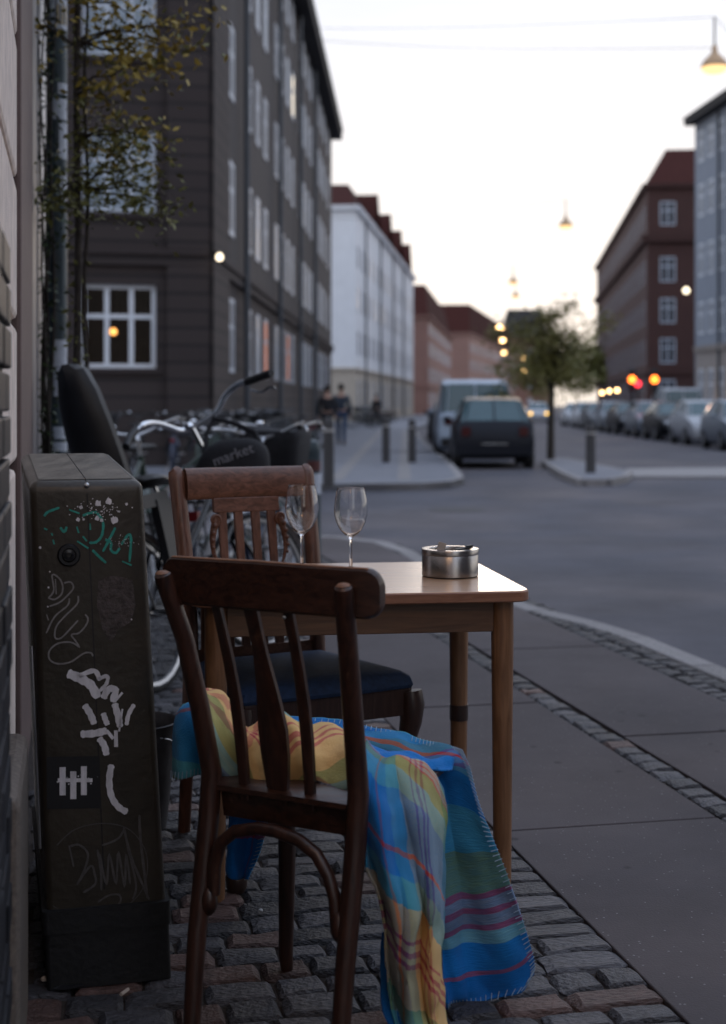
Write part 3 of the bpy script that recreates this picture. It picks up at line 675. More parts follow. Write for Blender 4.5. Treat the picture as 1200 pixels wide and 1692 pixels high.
wbox(-46, 1.6, -.12, -.004, 0, 4.37, 'lower_wall', M_stucco)
wbox(1.62, 2.355, -.12, .045, .0, 1.47, 'brick_backing', M_mortar)
z = .01; k = 0
while z < 1.45:
    s0 = 2.362; ln = .115 if k % 2 else .235
    while s0 > 1.7:
        wbox(s0 - ln, s0, .03, .058 + random.uniform(-.002, .003), z, z + .062, 'brick', M_tile, .004); s0 -= ln + .009; ln = .235
    z += .0705; k += 1
wbox(2.37, 2.86, -.1, .072, 0, .56, 'granite_plinth', M_plinth, .02)
wbox(2.91, 2.94, .004, .03, .25, .92, 'downpipe', M_bluegrey, .008)

# --- pole with stickers
pp = P(94.5, HY, 6.9); pp.z = 0
pole = thing('street_pole', 'grey metal pole plastered with stickers and wrapped in ivy', 'pole', pp)
MB().tube([pp, pp + Vector((0, 0, 4.6))], .05, 20).build('post', M_pole, pole)
MB().lathe([(.09, 0), (.09, .03), (.055, .06), (.05, .2)], pp, 18).build('base_collar', M_pole, pole)
def sticker(z0, z1, a0, a1, m, r=.0512):
    mb = MB(); n = 8
    for i in range(n):
        q = [(a0 + (a1 - a0) * k / n) for k in (i, i + 1)]
        pts = [pp + Vector((r * math.sin(q[j]), -r * math.cos(q[j]), z_)) for z_ in (z0, z1) for j in (0, 1)]
        mb.quad(pts[0], pts[1], pts[3], pts[2])
    return mb.build('sticker', m, pole, smooth=True, fix=False)
M_st_w = mat('sticker_white', (.55, .60, .68), .5, .15, 30); M_st_y = mat('sticker_yellow', (.55, .36, .03), .5, .1, 30)
zy = lambda y: H - (y - HY) / F * 6.9
sticker(zy(52), zy(2), -.5, 1.45, M_st_w)
for a in range(5): sticker(zy(44), zy(12), .25 + a * .22, .36 + a * .22, M_st_y if a % 2 == 0 else M_black, .0522)
sticker(zy(158), zy(140), .3, 1.5, M_st_w); sticker(zy(200), zy(166), -.2, 1.4, M_st_w); sticker(zy(265), zy(205), .4, 1.5, M_st_w)
sticker(zy(340), zy(290), .5, 1.4, M_st_w); sticker(zy(655), zy(562), -.1, 1.5, M_st_w); sticker(zy(725), zy(705), -.2, 1.5, M_st_w); sticker(zy(745), zy(730), -.2, 1.5, M_st_w)

def leaf_cloud(pts, size, name, m, parent, seed=1, droop=.3):
    rnd = random.Random(seed); mb = MB()
    for p in pts:
        p = Vector(p); a = rnd.uniform(0, 6.28); l = size * rnd.uniform(.6, 1.4); w = l * rnd.uniform(.35, .55)
        d = Vector((math.cos(a), math.sin(a), rnd.uniform(-1, .5) - droop)).normalized()
        u, v = frame_axes(d); u = (u * math.cos(a * 3) + v * math.sin(a * 3))
        mb.quad(p, p + d * l * .5 + u * w * .5, p + d * l, p + d * l * .5 - u * w * .5)
    return mb.build(name, m, parent, smooth=False, fix=False)
rnd = random.Random(4)
# --- ivy at the pole
iv0 = P(84, HY, 6.6); iv0.z = 0
ivy = thing('ivy', 'dark climbing ivy with small leaves clinging to the stickered pole', 'plant', iv0)
lv = []
mbS = MB()
for k in range(5):
    x0 = 70 + k * 4; path = []
    for i in range(24):
        z_ = i * .19; path.append(P(x0 + 5 * math.sin(i * .7 + k * 2) + 4 * math.sin(i * .23 + k), HY, 6.72 - .03 * (k % 3)) + Vector((0, 0, z_ - H)))
    mbS.tube(path, [.009 - .0003 * i for i in range(24)], 5)
    for i in range(24):
        for j in range(11): lv.append(path[i] + Vector((rnd.gauss(0, .035), rnd.gauss(0, .03), rnd.uniform(0, .19))))
mbS.build('stem', M_bark, ivy); leaf_cloud(lv, .032, 'foliage', M_leafI, ivy, 5)
# --- young tree
tb = P(128, HY, 6.3); tb.z = 0
tree = thing('young_tree', 'slender young tree with yellow olive spring leaves beside the cabinet', 'tree', tb)
path = [tb + Vector((.006 * math.sin(i * .9), .008 * math.cos(i), i * .22)) for i in range(20)]
tr = MB().tube(path, [.022 - .0007 * i for i in range(20)], 8)
path2 = [tb + Vector((.03 + .01 * math.sin(i * 1.3), .05, i * .2)) for i in range(18)]
tr.tube(path2, [.014 - .0005 * i for i in range(18)], 6)
lvY, lvG = [], []
br = MB()
for k in range(32):
    z0 = rnd.uniform(2.2, 3.8); a = rnd.uniform(-.7, .9) if rnd.random() < .8 else rnd.uniform(0, 6.28); L = rnd.uniform(.28, .62) * (1.0 if z0 > 2.2 else .8)
    d = Vector((math.cos(a), math.sin(a) * .7, rnd.uniform(-.15, .5)))
    pts = [path[int(z0 / .22)] + d * L * t_ + Vector((0, 0, -.10 * t_ * t_ + .02 * math.sin(t_ * 9 + k))) for t_ in (0, .25, .5, .75, 1)]
    br.tube(pts, [.008, .006, .004, .003, .002], 5)
    for i in range(120):
        t_ = rnd.uniform(.15, 1.05); q = pts[0].lerp(pts[-1], t_) + Vector((rnd.gauss(0, .055), rnd.gauss(0, .06), rnd.gauss(0, .06)))
        (lvY if (z0 > 2.55 and rnd.random() < .75) else lvG).append(q)
for i in range(320):
    z_ = rnd.uniform(1.0, 3.4); lvG.append(tb + Vector((rnd.gauss(.0, .022), rnd.gauss(0, .05), z_)))
tr.build('trunk', M_bark, tree); br.build('branches', M_bark, tree)
leaf_cloud(lvY, .042, 'crown', M_leafY, tree, 6); leaf_cloud(lvG, .036, 'crown', M_leafG, tree, 7)

# ------------------------------------------------------------------ utility cabinet
BANG = -math.atan(.265)   # depth axis leans left going away
BR = P(237, 802, 2.95); BR.z = 0
bx = Vector((math.cos(.26), math.sin(.26), 0)); by = Vector((-math.sin(.26), math.cos(.26), 0))
BWD, BDP = .236, .80
fl0 = Vector((BR.x, BR.y, 0)) - bx * BWD     # front-left corner at top
cab = thing('utility_cabinet', 'leaning brown street utility cabinet covered in teal and white graffiti tags', 'cabinet', fl0 + bx * .12 + by * .4)
TILT = .043
def CB(x, y, z):      # cabinet coords -> world; x right along the front, y into depth; body tilts left going up
    return fl0 + bx * (x + (1.05 - z) * TILT) + by * y + Vector((0, 0, z))
def rounded_ring(x0, x1, y0, y1, r, n=4):
    pts = []
    for cx, cy, a0 in ((x1 - r, y1 - r, 0), (x0 + r, y1 - r, 90), (x0 + r, y0 + r, 180), (x1 - r, y0 + r, 270)):
        for k in range(n + 1):
            a = R(a0 + 90 * k / n); pts.append((cx + r * math.cos(a), cy + r * math.sin(a)))
    return pts
def ztop(y): return 1.060 + .030 * y / BDP
rings = []
for z_, g in ((.155, 0), (.4, 0), (.7, 0), (1.0, 0), (1.035, 0)): rings.append([CB(x, y, z_) for x, y in rounded_ring(-.004 * (1 - z_), BWD + .012 * (1 - z_), 0, BDP, .016)])
for a in (15, 35, 55, 75, 90):
    q = R(a); ins = .022 * (1 - math.cos(q)); up = .022 * math.sin(q)
    rings.append([CB(x, y, ztop(y) - .022 + up) for x, y in rounded_ring(ins, BWD - ins, ins, BDP - ins, max(.016 - ins * .4, .006))])
body = MB().loft(rings).build('body', M_box, cab)
# scuffed top skin, painted paler so the top looks lit
mb = MB(); tp = [CB(x, y, ztop(y) + .0012) for x, y in rounded_ring(.021, BWD - .021, .021, BDP - .021, .012)]
mb.v = tp; mb.f = [tuple(range(len(tp)))]; mb.build('top_skin', M_boxtop, cab, smooth=False)
# rim along the front top edge and the seam
fz = lambda x, z_: CB(x, -.0012, z_)
sm = MB(); xs = .118
sm.quad(fz(xs - .0012, .2), fz(xs + .0012, .2), fz(xs + .0012, 1.034), fz(xs - .0012, 1.034))
sm.tube([CB(xs, .004, 1.046), CB(xs, .016, ztop(.02) + .0005), CB(xs, .05, ztop(.05) + .0008), CB(xs, .78, ztop(.78) + .0008)], .0016, 5)
sm.build('seam', M_black, cab)
MB().sphere(CB(xs, .0, 1.050), .006).build('rivet', M_alu, cab)
mb = MB().loft([[CB(x, y, z_) for x, y in rounded_ring(-.012, BWD + .018, -.013, BDP + .014, .012)] for z_ in (.118, .122, .158, .166)])
mb.build('base_lip', M_boxbase, cab)
MB().loft([[CB(x, y, z_) for x, y in rounded_ring(-.008, BWD + .014, -.008, BDP + .01, .01)] for z_ in (.0, .118)]).build('base', M_boxbase, cab)
MB().tube([CB(-.010, -.012, .30), CB(-.010, -.012, .72)], .003, 6).build('edge_trim', M_alu, cab)
# pixel -> front plane of the cabinet
pl_o = CB(0, 0, .6); pl_n = (CB(1, 0, .6) - pl_o).cross(CB(0, 0, 1.6) - pl_o).normalized()
cam_o = Vector((0, 0, H))
def on_front(px, py, off=.0016):
    d = P(px, py, 1) - cam_o; t_ = (pl_o - cam_o).dot(pl_n) / d.dot(pl_n); p = cam_o + d * t_
    return p - d.normalized() * off
def stroke(mb, pts, w, off=.0018, taper=False, n=5):
    """ribbon along a smoothed polyline given in photo pixels"""
    pts = [Vector((*p, 0)) for p in pts]
    if len(pts) > 2:
        sm_ = []
        for i in range(len(pts) - 1):
            p0, p1, p2, p3 = pts[max(i - 1, 0)], pts[i], pts[i + 1], pts[min(i + 2, len(pts) - 1)]
            for k in range(n):
                t_ = k / n; sm_.append(.5 * ((2 * p1) + (p2 - p0) * t_ + (2 * p0 - 5 * p1 + 4 * p2 - p3) * t_ ** 2 + (3 * p1 - p0 - 3 * p2 + p3) * t_ ** 3))
        pts = sm_ + [pts[-1]]
    n0 = len(mb.v); m = len(pts)
    for i, p in enumerate(pts):
        d = pts[min(i + 1, m - 1)] - pts[max(i - 1, 0)]; d = d.normalized() if d.length else Vector((1, 0, 0)); q = Vector((-d.y, d.x, 0))
        ww = w / 2 * (1 + .12 * math.sin(i * 2.1)) * (.6 if i in (0, m - 1) else 1)
        mb.v += [on_front(*(p + q * ww)[:2], off), on_front(*(p - q * ww)[:2], off)]
    for i in range(m - 1): mb.f.append((n0 + 2 * i, n0 + 2 * i + 1, n0 + 2 * i + 3, n0 + 2 * i + 2))
def blob(mb, x, y, r, off=.002, sq=1.0):
    n = 10; n0 = len(mb.v)
    for k in range(n):
        a = 6.283 * k / n; rr = r * (1 + .18 * math.sin(k * 2.3 + x)); mb.v.append(on_front(x + rr * math.cos(a), y + rr * sq * math.sin(a), off))
    mb.f.append(tuple(range(n0, n0 + n)))
za = lambda L: [(x / 3.76, 700 + y / 3.76) for x, y in L]
zb = lambda L: [(x / 2.6667, 1100 + y / 2.6667) for x, y in L]
tm = MB()
for L in ([(275, 575), (300, 548), (370, 522)], [(430, 535), (495, 558)], [(375, 645), (400, 672), (415, 640)], [(275, 650), (295, 660)], [(320, 680), (328, 695)], [(330, 720), (338, 750)],
          [(605, 555), (640, 610), (635, 690), (600, 735), (555, 740)], [(515, 572), (560, 555), (605, 550)], [(478, 640), (490, 680)], [(515, 700), (540, 730)], [(480, 730), (550, 775)], [(575, 785), (615, 825), (660, 865)],
          [(718, 645), (690, 700), (640, 795)], [(655, 720), (690, 740), (690, 785), (720, 803), (745, 772)], [(755, 752), (798, 690), (815, 720), (805, 860)], [(760, 855), (818, 880)], [(560, 620), (562, 660)]):
    stroke(tm, za(L), 4.2)
tm.build('graffiti', M_teal, cab, smooth=False, fix=False)
wm = MB()
for x, y, r in ((610, 495, 5), (677, 483, 5.5), (711, 600, 6), (605, 588, 4), (486, 596, 3.4), (503, 520, 3), (632, 600, 3), (787, 500, 2.4), (818, 1216, 1.4), (302, 1018, 1.6), (298, 1137, 1.3), (310, 920, 1.2), (250, 770, 2.2), (735, 545, 1.5), (520, 595, 2)): blob(wm, x / 3.76, 700 + y / 3.76, r)
for k in range(70):
    x, y = rnd.gauss(610, 75), rnd.gauss(535, 30); blob(wm, x / 3.76, 700 + y / 3.76, rnd.uniform(.4, 1.3))
for k in range(40): blob(wm, rnd.gauss(765, 60) / 3.76, 700 + rnd.gauss(735, 22) / 3.76, rnd.uniform(.3, .8), .0024)
wm.build('paint_splatter', M_gwhite, cab, smooth=False, fix=False)
gm = MB()
for L in ([(300, 1085), (335, 1035), (325, 940), (370, 962), (390, 1010), (382, 1060), (340, 1092), (300, 1082)], [(345, 965), (350, 1060)], [(398, 990), (440, 985), (457, 1020), (425, 1062), (372, 1110), (308, 1135)], [(432, 1085), (420, 1130), (340, 1200), (288, 1302)],
          [(486, 1070), (480, 1120), (400, 1200), (350, 1262), (343, 1328), (380, 1332), (440, 1272), (486, 1222)], [(530, 1185), (547, 1212), (535, 1252), (492, 1300), (445, 1312), (470, 1350), (497, 1392)],
          [(497, 1390), (440, 1358), (360, 1366), (308, 1412), (310, 1466), (362, 1492), (440, 1480), (520, 1428), (565, 1424), (578, 1446)], [(290, 1185), (302, 1222)]): stroke(gm, za(L), 2.7)
gm.build('graffiti', M_ggrey, cab, smooth=False, fix=False)
bm_ = MB()
for L, w in (([(298, 32), (350, 55), (400, 85), (432, 142)], 15), ([(345, 48), (415, 22), (440, 62)], 8), ([(430, 62), (472, 45), (470, 78), (440, 112)], 6), ([(455, 145), (478, 104), (510, 108), (495, 160)], 11), ([(505, 160), (540, 118)], 6),
             ([(372, 172), (398, 212), (416, 258)], 11), ([(455, 208), (466, 240), (475, 262)], 9), ([(505, 165), (520, 220), (530, 272)], 11), ([(592, 170), (567, 215), (558, 262)], 7), ([(355, 302), (420, 298), (472, 285)], 12),
             ([(436, 318), (460, 352), (470, 395)], 11), ([(470, 285), (500, 322)], 9), ([(511, 285), (512, 358)], 10), ([(540, 190), (525, 290)], 5), ([(492, 435), (482, 500), (490, 570), (520, 620), (562, 646)], 10.5)):
    stroke(bm_, zb(L), w)
bm_.build('graffiti', M_gwhite, cab, smooth=False, fix=False)
lm_ = MB()
for L, w in (([(305, 792), (325, 885)], 4), ([(310, 795), (350, 790), (388, 830), (372, 900), (340, 965)], 3.6), ([(342, 960), (400, 882), (418, 920), (420, 962), (368, 1000)], 3.6), ([(430, 810), (445, 905), (447, 990)], 3.6),
             ([(440, 830), (470, 965), (482, 830), (512, 962), (522, 820), (550, 975), (556, 830), (574, 962)], 3.4), ([(450, 792), (520, 762), (552, 712)], 3.4), ([(545, 712), (582, 852), (658, 1030)], 4), ([(560, 790), (600, 962), (585, 1030)], 3.4),
             ([(615, 658), (620, 765), (650, 1025)], 4.4), ([(432, 1042), (480, 1012), (525, 1010), (530, 1042), (490, 1086)], 3), ([(230, 1055), (280, 1085), (360, 1105)], 1.2),
             ([(250, 792), (330, 722), (450, 695), (560, 716), (630, 790), (651, 882), (630, 980), (570, 1050), (480, 1100), (418, 1114)], 1.6)): stroke(lm_, zb(L), w)
lm_.build('graffiti', M_gfaint, cab, smooth=False, fix=False)
st = MB(); q = zb([(205, 402), (440, 398), (443, 628), (208, 632)])
st.quad(*[on_front(x, y, .0012) for x, y in q]); st = st.build('sticker', M_black, cab, smooth=False, fix=False)
ss = MB()
for x0, x1, y0, y1 in ((263, 290, 447, 571), (310, 337, 465, 588), (357, 383, 443, 570)):
    ss.quad(*[on_front(x, y, .0019) for x, y in zb([(x0, y0), (x1, y0), (x1, y1), (x0, y1)])])
ss.quad(*[on_front(x, y, .0016) for x, y in zb([(255, 496), (408, 496), (408, 513), (255, 513)])])
for k in range(22): x, y = zb([(rnd.gauss(325, 55), rnd.gauss(503, 14))])[0]; blob(ss, x, y, rnd.uniform(.4, 1.4), .0022)
ss.build('sticker_print', M_gwhite, st, origin=cab.location, smooth=False, fix=False)
sc_ = MB(); pts = [(163, 957), (182, 951), (200, 953), (219, 958), (224, 1000), (217, 1028), (196, 1040), (184, 1062), (170, 1040), (160, 1000)]
sc_.v = [on_front(x, y, .001) for x, y in pts]; sc_.f = [tuple(range(len(pts)))]
sc_.build('torn_sticker', M_scab, cab, smooth=False, fix=False)
lk = on_front(114, 917, 0); L2W = Matrix.Translation(lk) @ Matrix(((bx.x, by.x, 0, 0), (bx.y, by.y, 0, 0), (0, 0, 1, 0), (0, 0, 0, 1))) @ Matrix.Rotation(R(90), 4, 'X')
MB().lathe([(.024, -.004), (.024, .004), (.021, .008), (.015, .008), (.013, .003), (.0115, .003), (.0115, .009), (.006, .010), (.005, .002), (.0001, .002)], (0, 0, 0), 24, M=L2W).build('lock', M_blkgloss, cab)

# ------------------------------------------------------------------ table
TANG = math.atan(.135); te = Vector((math.cos(TANG), math.sin(TANG), 0)); td = Vector((-math.sin(TANG), math.cos(TANG), 0))
TC = Vector((.4224, 3.47, 0)); TW, TD, TZ = .845, .67, .755
t0 = TC - te * TW
table = thing('table', 'small wooden cafe table with pale top and round legs', 'table', t0 + te * TW / 2 + td * TD / 2)
def TB(x, y, z): return t0 + te * x + td * y + Vector((0, 0, z))
def plate(x0, x1, y0, y1, r, zs, fn):
    return MB().loft([[fn(x, y, z_) for x, y in rounded_ring(x0 + i, x1 - i, y0 + i, y1 - i, max(r - i, .002), 6)] for z_, i in zs])
plate(0, TW, 0, TD, .045, [(TZ - .028, .003), (TZ - .025, 0), (TZ - .004, 0), (TZ - .0015, .002)], TB).build('top_edge', M_tedge, table)
plate(.003, TW - .003, .003, TD - .003, .043, [(TZ - .006, 0), (TZ - .0008, 0), (TZ, .001)], TB).build('table_top', M_ttop, table)
for lx in (.062, TW - .062):
    for ly in (.062, TD - .062):
        lg = MB().tube([TB(lx, ly, 0), TB(lx, ly, .02), TB(lx, ly, .4), TB(lx, ly, .62), TB(lx, ly, TZ - .029)], [.021, .0225, .026, .0285, .0285], 18)
        lo = lg.build('leg', M_table, table)
        if lx > .4 and ly > .3: MB().tube([TB(lx, ly - .002, .30), TB(lx, ly - .002, .345)], .0272, 18).build('leg_patch', M_farleg, lo, origin=table.location)
for y_ in (.045, TD - .067): MB().box(.088, TW - .088, y_, y_ + .022, .648, TZ - .029).build('apron', M_tapron, table, bevel=.002, origin=(0, 0, 0)).matrix_local = Matrix.Translation(t0 - table.location) @ Matrix.Rotation(TANG, 4, 'Z')
for x_ in (.045, TW - .067): MB().box(x_, x_ + .022, .088, TD - .088, .648, TZ - .029).build('apron', M_tapron, table, bevel=.002, origin=(0, 0, 0)).matrix_local = Matrix.Translation(t0 - table.location) @ Matrix.Rotation(TANG, 4, 'Z')
# glasses
def table_pt(px, D, z=TZ): return Vector(((px - 600) / F * D, D, z))
def wine_glass(c, label, h):
    k = h / .236
    outp = [(.0001, 0), (.034, .0), (.0345, .0015), (.025, .004), (.010, .009), (.0048, .018), (.0038, .04), (.0036, .07), (.0042, .090), (.008, .099), (.018, .106), (.031, .120), (.041, .140), (.0462, .162), (.0468, .175), (.0445, .200), (.0405, .222), (.0375, .2355), (.0372, .236)]
    inp = [(.0366, .2355), (.0395, .222), (.0434, .200), (.0456, .175), (.0449, .162), (.0397, .141), (.0295, .1215), (.0165, .1085), (.006, .1035), (.0001, .1025)]
    prof = [(r * k, z_ * k) for r, z_ in outp + inp]
    o = MB().lathe(prof, c, 40).build('wine_glass', M_glass, origin=c); o.location = c
    return tag(o, label, 'wine glass', 'two empty wine glasses on the table')
wine_glass(table_pt(499, 3.92), 'empty stemmed wine glass standing nearest the carved chair', .238)
wine_glass(table_pt(580, 3.84), 'empty stemmed wine glass between the other glass and the ashtray', .236)
# ashtray
ac = table_pt(744, 3.77)
ash = thing('ashtray', 'round brushed steel ashtray with stubs on the table corner', 'ashtray', ac)
prof = [(.0001, .002), (.074, .002), (.0765, .004), (.0765, .058), (.0755, .0595), (.0775, .061), (.0775, .073), (.0765, .075), (.058, .0752), (.056, .0735), (.055, .066), (.072, .062), (.072, .012), (.0001, .012)]
MB().lathe(prof, ac, 48).build('bowl', M_steel, ash)
MB().lathe([(.0001, .03), (.04, .032), (.071, .028)], ac, 24).build('ash', M_ash, ash)
MB().lathe([(.0001, 0), (.0745, 0), (.0755, .002)], ac + Vector((0, 0, 0)), 40).build('base_pad', M_blk, ash)
def seg_tube(name, m, a, b, r, label, cat):
    o = MB().tube([a, b], r, 10).build(name, m, origin=a, bevel=0); o.location = a; return tag(o, label, cat)
mb = MB().box(-.011, .011, -.0015, .0015, -.012, .016)
o = mb.build('paper_stub', M_paper); o.matrix_local = Matrix.Translation(P(729, 906, 3.745)) @ Matrix.Rotation(.25, 4, 'Z') @ Matrix.Rotation(.3, 4, 'Y') ; tag(o, 'small pale paper stub sticking up out of the ashtray', 'paper')
mb = MB().box(-.026, .022, -.008, .008, -.002, .002).box(.004, .024, -.006, .006, .002, .006)
o = mb.build('matchbook', M_blk, bevel=.001); o.matrix_local = Matrix.Translation(ac + Vector((.037, -.022, .0775))) @ Matrix.Rotation(.3, 4, 'Z') @ Matrix.Rotation(-.12, 4, 'Y'); tag(o, 'small black matchbook lying across the ashtray rim', 'matchbook')

# --- lit wall lantern on the cafe front, whose warm glints show on the cabinet edge, the ashtray and the glasses
wlp = wf(.9, .22, 2.35)
wln = thing('wall_lantern', 'lit brass cafe lantern on the stucco wall beside the viewer', 'lamp', wlp)
MB().lathe([(.0001, .10), (.06, .09), (.085, .03), (.085, -.06), (.06, -.10), (.0001, -.11)], wlp, 20).build('globe', emit('lantern_globe', (1, .62, .3), 6), wln)
MB().lathe([(.03, .10), (.10, .10), (.09, .14), (.0001, .18)], wlp, 20).build('cap', M_blk, wln)
MB().tube([wlp + Vector((0, 0, .14)), wf(.9, .1, 2.52), wf(.9, .0, 2.5)], .012, 8).build('bracket', M_blk, wln)
ll = bpy.data.lights.new('lantern_light', 'POINT'); ll.energy = 5.5; ll.color = (1, .55, .26); ll.shadow_soft_size = .09
lo_ = bpy.data.objects.new('lantern_light', ll); COL.objects.link(lo_); lo_.parent = wln; lo_.location = (0.13, .02, -.02)
# ------------------------------------------------------------------ near chair (back towards the camera)
CA = R(28); cr_ = Vector((math.cos(CA), -math.sin(CA), 0)); cf = Vector((math.sin(CA), math.cos(CA), 0)); CO = Vector((-.1525, 2.65, 0))
def CL(r, f, z): return CO + cr_ * r + cf * f + Vector((0, 0, z))
ch = thing('wooden_chair', 'dark worn wooden chair seen from behind with a plaid blanket on it', 'chair', CO + cf * .1, group=None)
for sg in (-1, 1):
    w = .163 * sg
    pts = [CL(w * .98 + .004, -.082, 0), CL(w, -.05, .2), CL(w, -.012, .40), CL(w, 0, .50), CL(w * 1.04, -.03, .63), CL(w * 1.10, -.068, .77), CL(w * 1.19, -.112, .885), CL(w * 1.2, -.117, .897), CL(w * 1.2, -.118, .902)]
    MB().tube(pts, [.0165, .0185, .0205, .0205, .0195, .0185, .0178, .0165, .010], 14).build('back_leg', M_chair, ch)
    # bare worn spot on the post top
    MB().tube([CL(w * 1.2, -.1175, .9005), CL(w * 1.2, -.118, .9035), CL(w * 1.2, -.118, .9045)], [.0135, .010, .003], 12).build('worn_tip', M_wear_highlight, ch)
    fp = [CL(.178 * sg, .31, 0), CL(.178 * sg, .305, .03), CL(.172 * sg, .30, .24), CL(.17 * sg, .295, .42)]
    MB().tube(fp, [.0135, .0155, .0185, .020], 14).build('front_leg', M_chair, ch)
# crest rail: bowed board on the sitter's side of the posts
def board(stations, fn):
    rings = []
    for r, f, zl, zh, th in stations:
        b = min(.005, (zh - zl) * .2)
        rings.append([fn(r, f - th / 2, zl + b), fn(r, f - th / 2, zh - b), fn(r, f - th / 4, zh), fn(r, f + th / 4, zh), fn(r, f + th / 2, zh - b), fn(r, f + th / 2, zl + b), fn(r, f + th / 4, zl), fn(r, f - th / 4, zl)])
    return MB().loft(rings)
stn = []; worn_pts = []
for i in range(57):
    t_ = .5 - .5 * math.cos(math.pi * i / 56); r = -.225 + .472 * t_
    f = -.093 + .35 * (r - .01) ** 2 * 1.4
    e = min(r + .225, .247 - r); rc = .030
    cut = 0 if e > rc else rc - math.sqrt(max(0, rc * rc - (rc - e) ** 2))
    zh = .932 - .004 * abs(r) / .22 - cut; zl = .836 + cut * .9 + .004 * math.sin(t_ * 3.14)
    stn.append((r, f, zl, zh, .022))
    if 8 <= i <= 48: worn_pts.append(CL(r, f - .004, zh - .0012))
board(stn, CL).build('crest_rail', M_rail, ch)
MB().tube(worn_pts, .0042, 6, sq=(1.2, .6)).build('worn_edge_highlight', M_wear_highlight, ch)  # bare worn strip that also paints in the rail's warm edge highlight
# slats
def slat(r0, f0, z0, r1, f1, z1, ws, th=.012, name='slat'):
    n = len(ws); rings = []
    for i, w in enumerate(ws):
        t_ = i / (n - 1); r = r0 + (r1 - r0) * t_; f = f0 + (f1 - f0) * t_ - .018 * math.sin(t_ * math.pi) * -1; z_ = z0 + (z1 - z0) * t_
        rings.append([CL(r - w / 2, f - th * .3, z_), CL(r - w * .36, f - th / 2, z_), CL(r + w * .36, f - th / 2, z_), CL(r + w / 2, f - th * .3, z_), CL(r + w / 2, f + th / 2, z_), CL(r - w / 2, f + th / 2, z_)])
    return MB().loft(rings).build(name, M_chair, ch)
slat(-.088, .005, .455, -.098, -.084, .85, [.020, .022, .024, .024, .022, .020, .018])
slat(-.012, .005, .455, -.018, -.089, .85, [.034, .050, .060, .062, .052, .040, .030, .028, .030])
slat(.058, .005, .455, .062, -.086, .85, [.020, .022, .024, .024, .022, .020, .020])
for (r, z_) in ((.062, .832),): MB().sphere(CL(r, -.098, z_), .0035, 8, 6).build('screw', M_alu, ch)
# seat and rails
ringo = lambda o, z_: [CL(x, y, z_) for x, y in [(-.158 - o, -.005 - o), (.158 + o, -.005 - o), (.185 + o, .10), (.198 + o, .24), (.185 + o, .315 + o), (.10, .335 + o), (-.10, .335 + o), (-.185 - o, .315 + o), (-.198 - o, .24), (-.185 - o, .10)]]
MB().loft([ringo(-.004, .466), ringo(.006, .470), ringo(.006, .480), ringo(-.004, .486)]).build('seat', M_rail, ch)
MB().loft([ringo(-.016, .415), ringo(-.012, .465)]).build('seat_rail', M_rail, ch)
# bent arch brace behind the back legs
def arch(pts, r, name='arch_brace'): return MB().tube(pts, r, 12).build(name, M_chair, ch)
arc = [(-.136, .275), (-.134, .33), (-.122, .375), (-.09, .402), (-.04, .414), (.0, .414), (.05, .405), (.09, .385), (.117, .35), (.131, .31), (.136, .255)]
arch([CL(r, -.035 + .01 * math.cos(r * 10), z_) for r, z_ in arc], .0125)
for sg in (-1, 1):
    MB().sphere(CL(.143 * sg, -.038, .262), .0165, 10, 8, (1, 1, 1.7)).build('brace_joint', M_chair, ch)

# ------------------------------------------------------------------ carved chair (facing the camera, behind the table)
KA = R(28); kr = Vector((math.cos(KA), math.sin(KA), 0)); kf = Vector((math.sin(KA), -math.cos(KA), 0))   # kr: viewer's right, kf: facing
KB = Vector((-.495, 3.93, 0)); KO = KB + kr * .21
def KL(r, f, z): return KO + kr * r + kf * f + Vector((0, 0, z))
kc = thing('carved_chair', 'brown carved wooden chair with navy seat facing the table from behind', 'chair', KO + kf * .2)
for sg in (-1, 1):
    w = .20 * sg
    pts = [KL(w, -.055, 0), KL(w, -.03, .2), KL(w, 0, .46), KL(w, -.01, .60), KL(w * 1.01, -.045, .80), KL(w * 1.03, -.085, .96), KL(w * 1.03, -.095, 1.0), KL(w * 1.03, -.10, 1.022), KL(w * 1.03, -.092, 1.034)]
    MB().tube(pts, [.018, .019, .023, .023, .023, .023, .025, .024, .012], 12, sq=(1, 1.1)).build('back_post', M_far, kc)
    fp = [KL(.262 * sg, .478, 0), KL(.262 * sg, .478, .012), KL(.262 * sg, .478, .035), KL(.25 * sg, .462, .075), KL(.238 * sg, .45, .17), KL(.236 * sg, .452, .28), KL(.247 * sg, .468, .37), KL(.25 * sg, .47, .415), KL(.247 * sg, .465, .452)]
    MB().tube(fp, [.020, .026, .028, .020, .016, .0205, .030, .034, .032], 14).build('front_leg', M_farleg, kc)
cr_r = []
for i in range(21):
    t_ = i / 20; r = -.187 + .374 * t_; bow = -.012 * (1 - (r / .19) ** 2)
    ring = []
    for k in range(14):
        a = 6.283 * k / 14; yy = math.cos(a); zz = math.sin(a)
        ring.append(KL(r, -.078 + bow + .019 * yy - .010 * zz, .990 + .046 * (abs(zz) ** .7) * (1 if zz > 0 else -1)))
    cr_r.append(ring)
MB().loft(cr_r).build('crest_rail', M_farr, kc)
back_f = lambda z_: .005 - .085 * ((z_ - .46) / .5)
def kslat(r, w, z0, z1, name='slat', th=.014):
    rings = []
    for i in range(7):
        t_ = i / 6; z_ = z0 + (z1 - z0) * t_; ww = w * (1 + .10 * math.cos(t_ * 6.28)) / 2; f = back_f(z_)
        rings.append([KL(r - ww, f - th / 2, z_), KL(r + ww, f - th / 2, z_), KL(r + ww, f + th / 2, z_), KL(r - ww, f + th / 2, z_)])
    return MB().loft(rings).build(name, M_far, kc, smooth=False, bevel=.002)
for r in (-.078, -.027, .027, .078): kslat(r, .024, .50, .915)
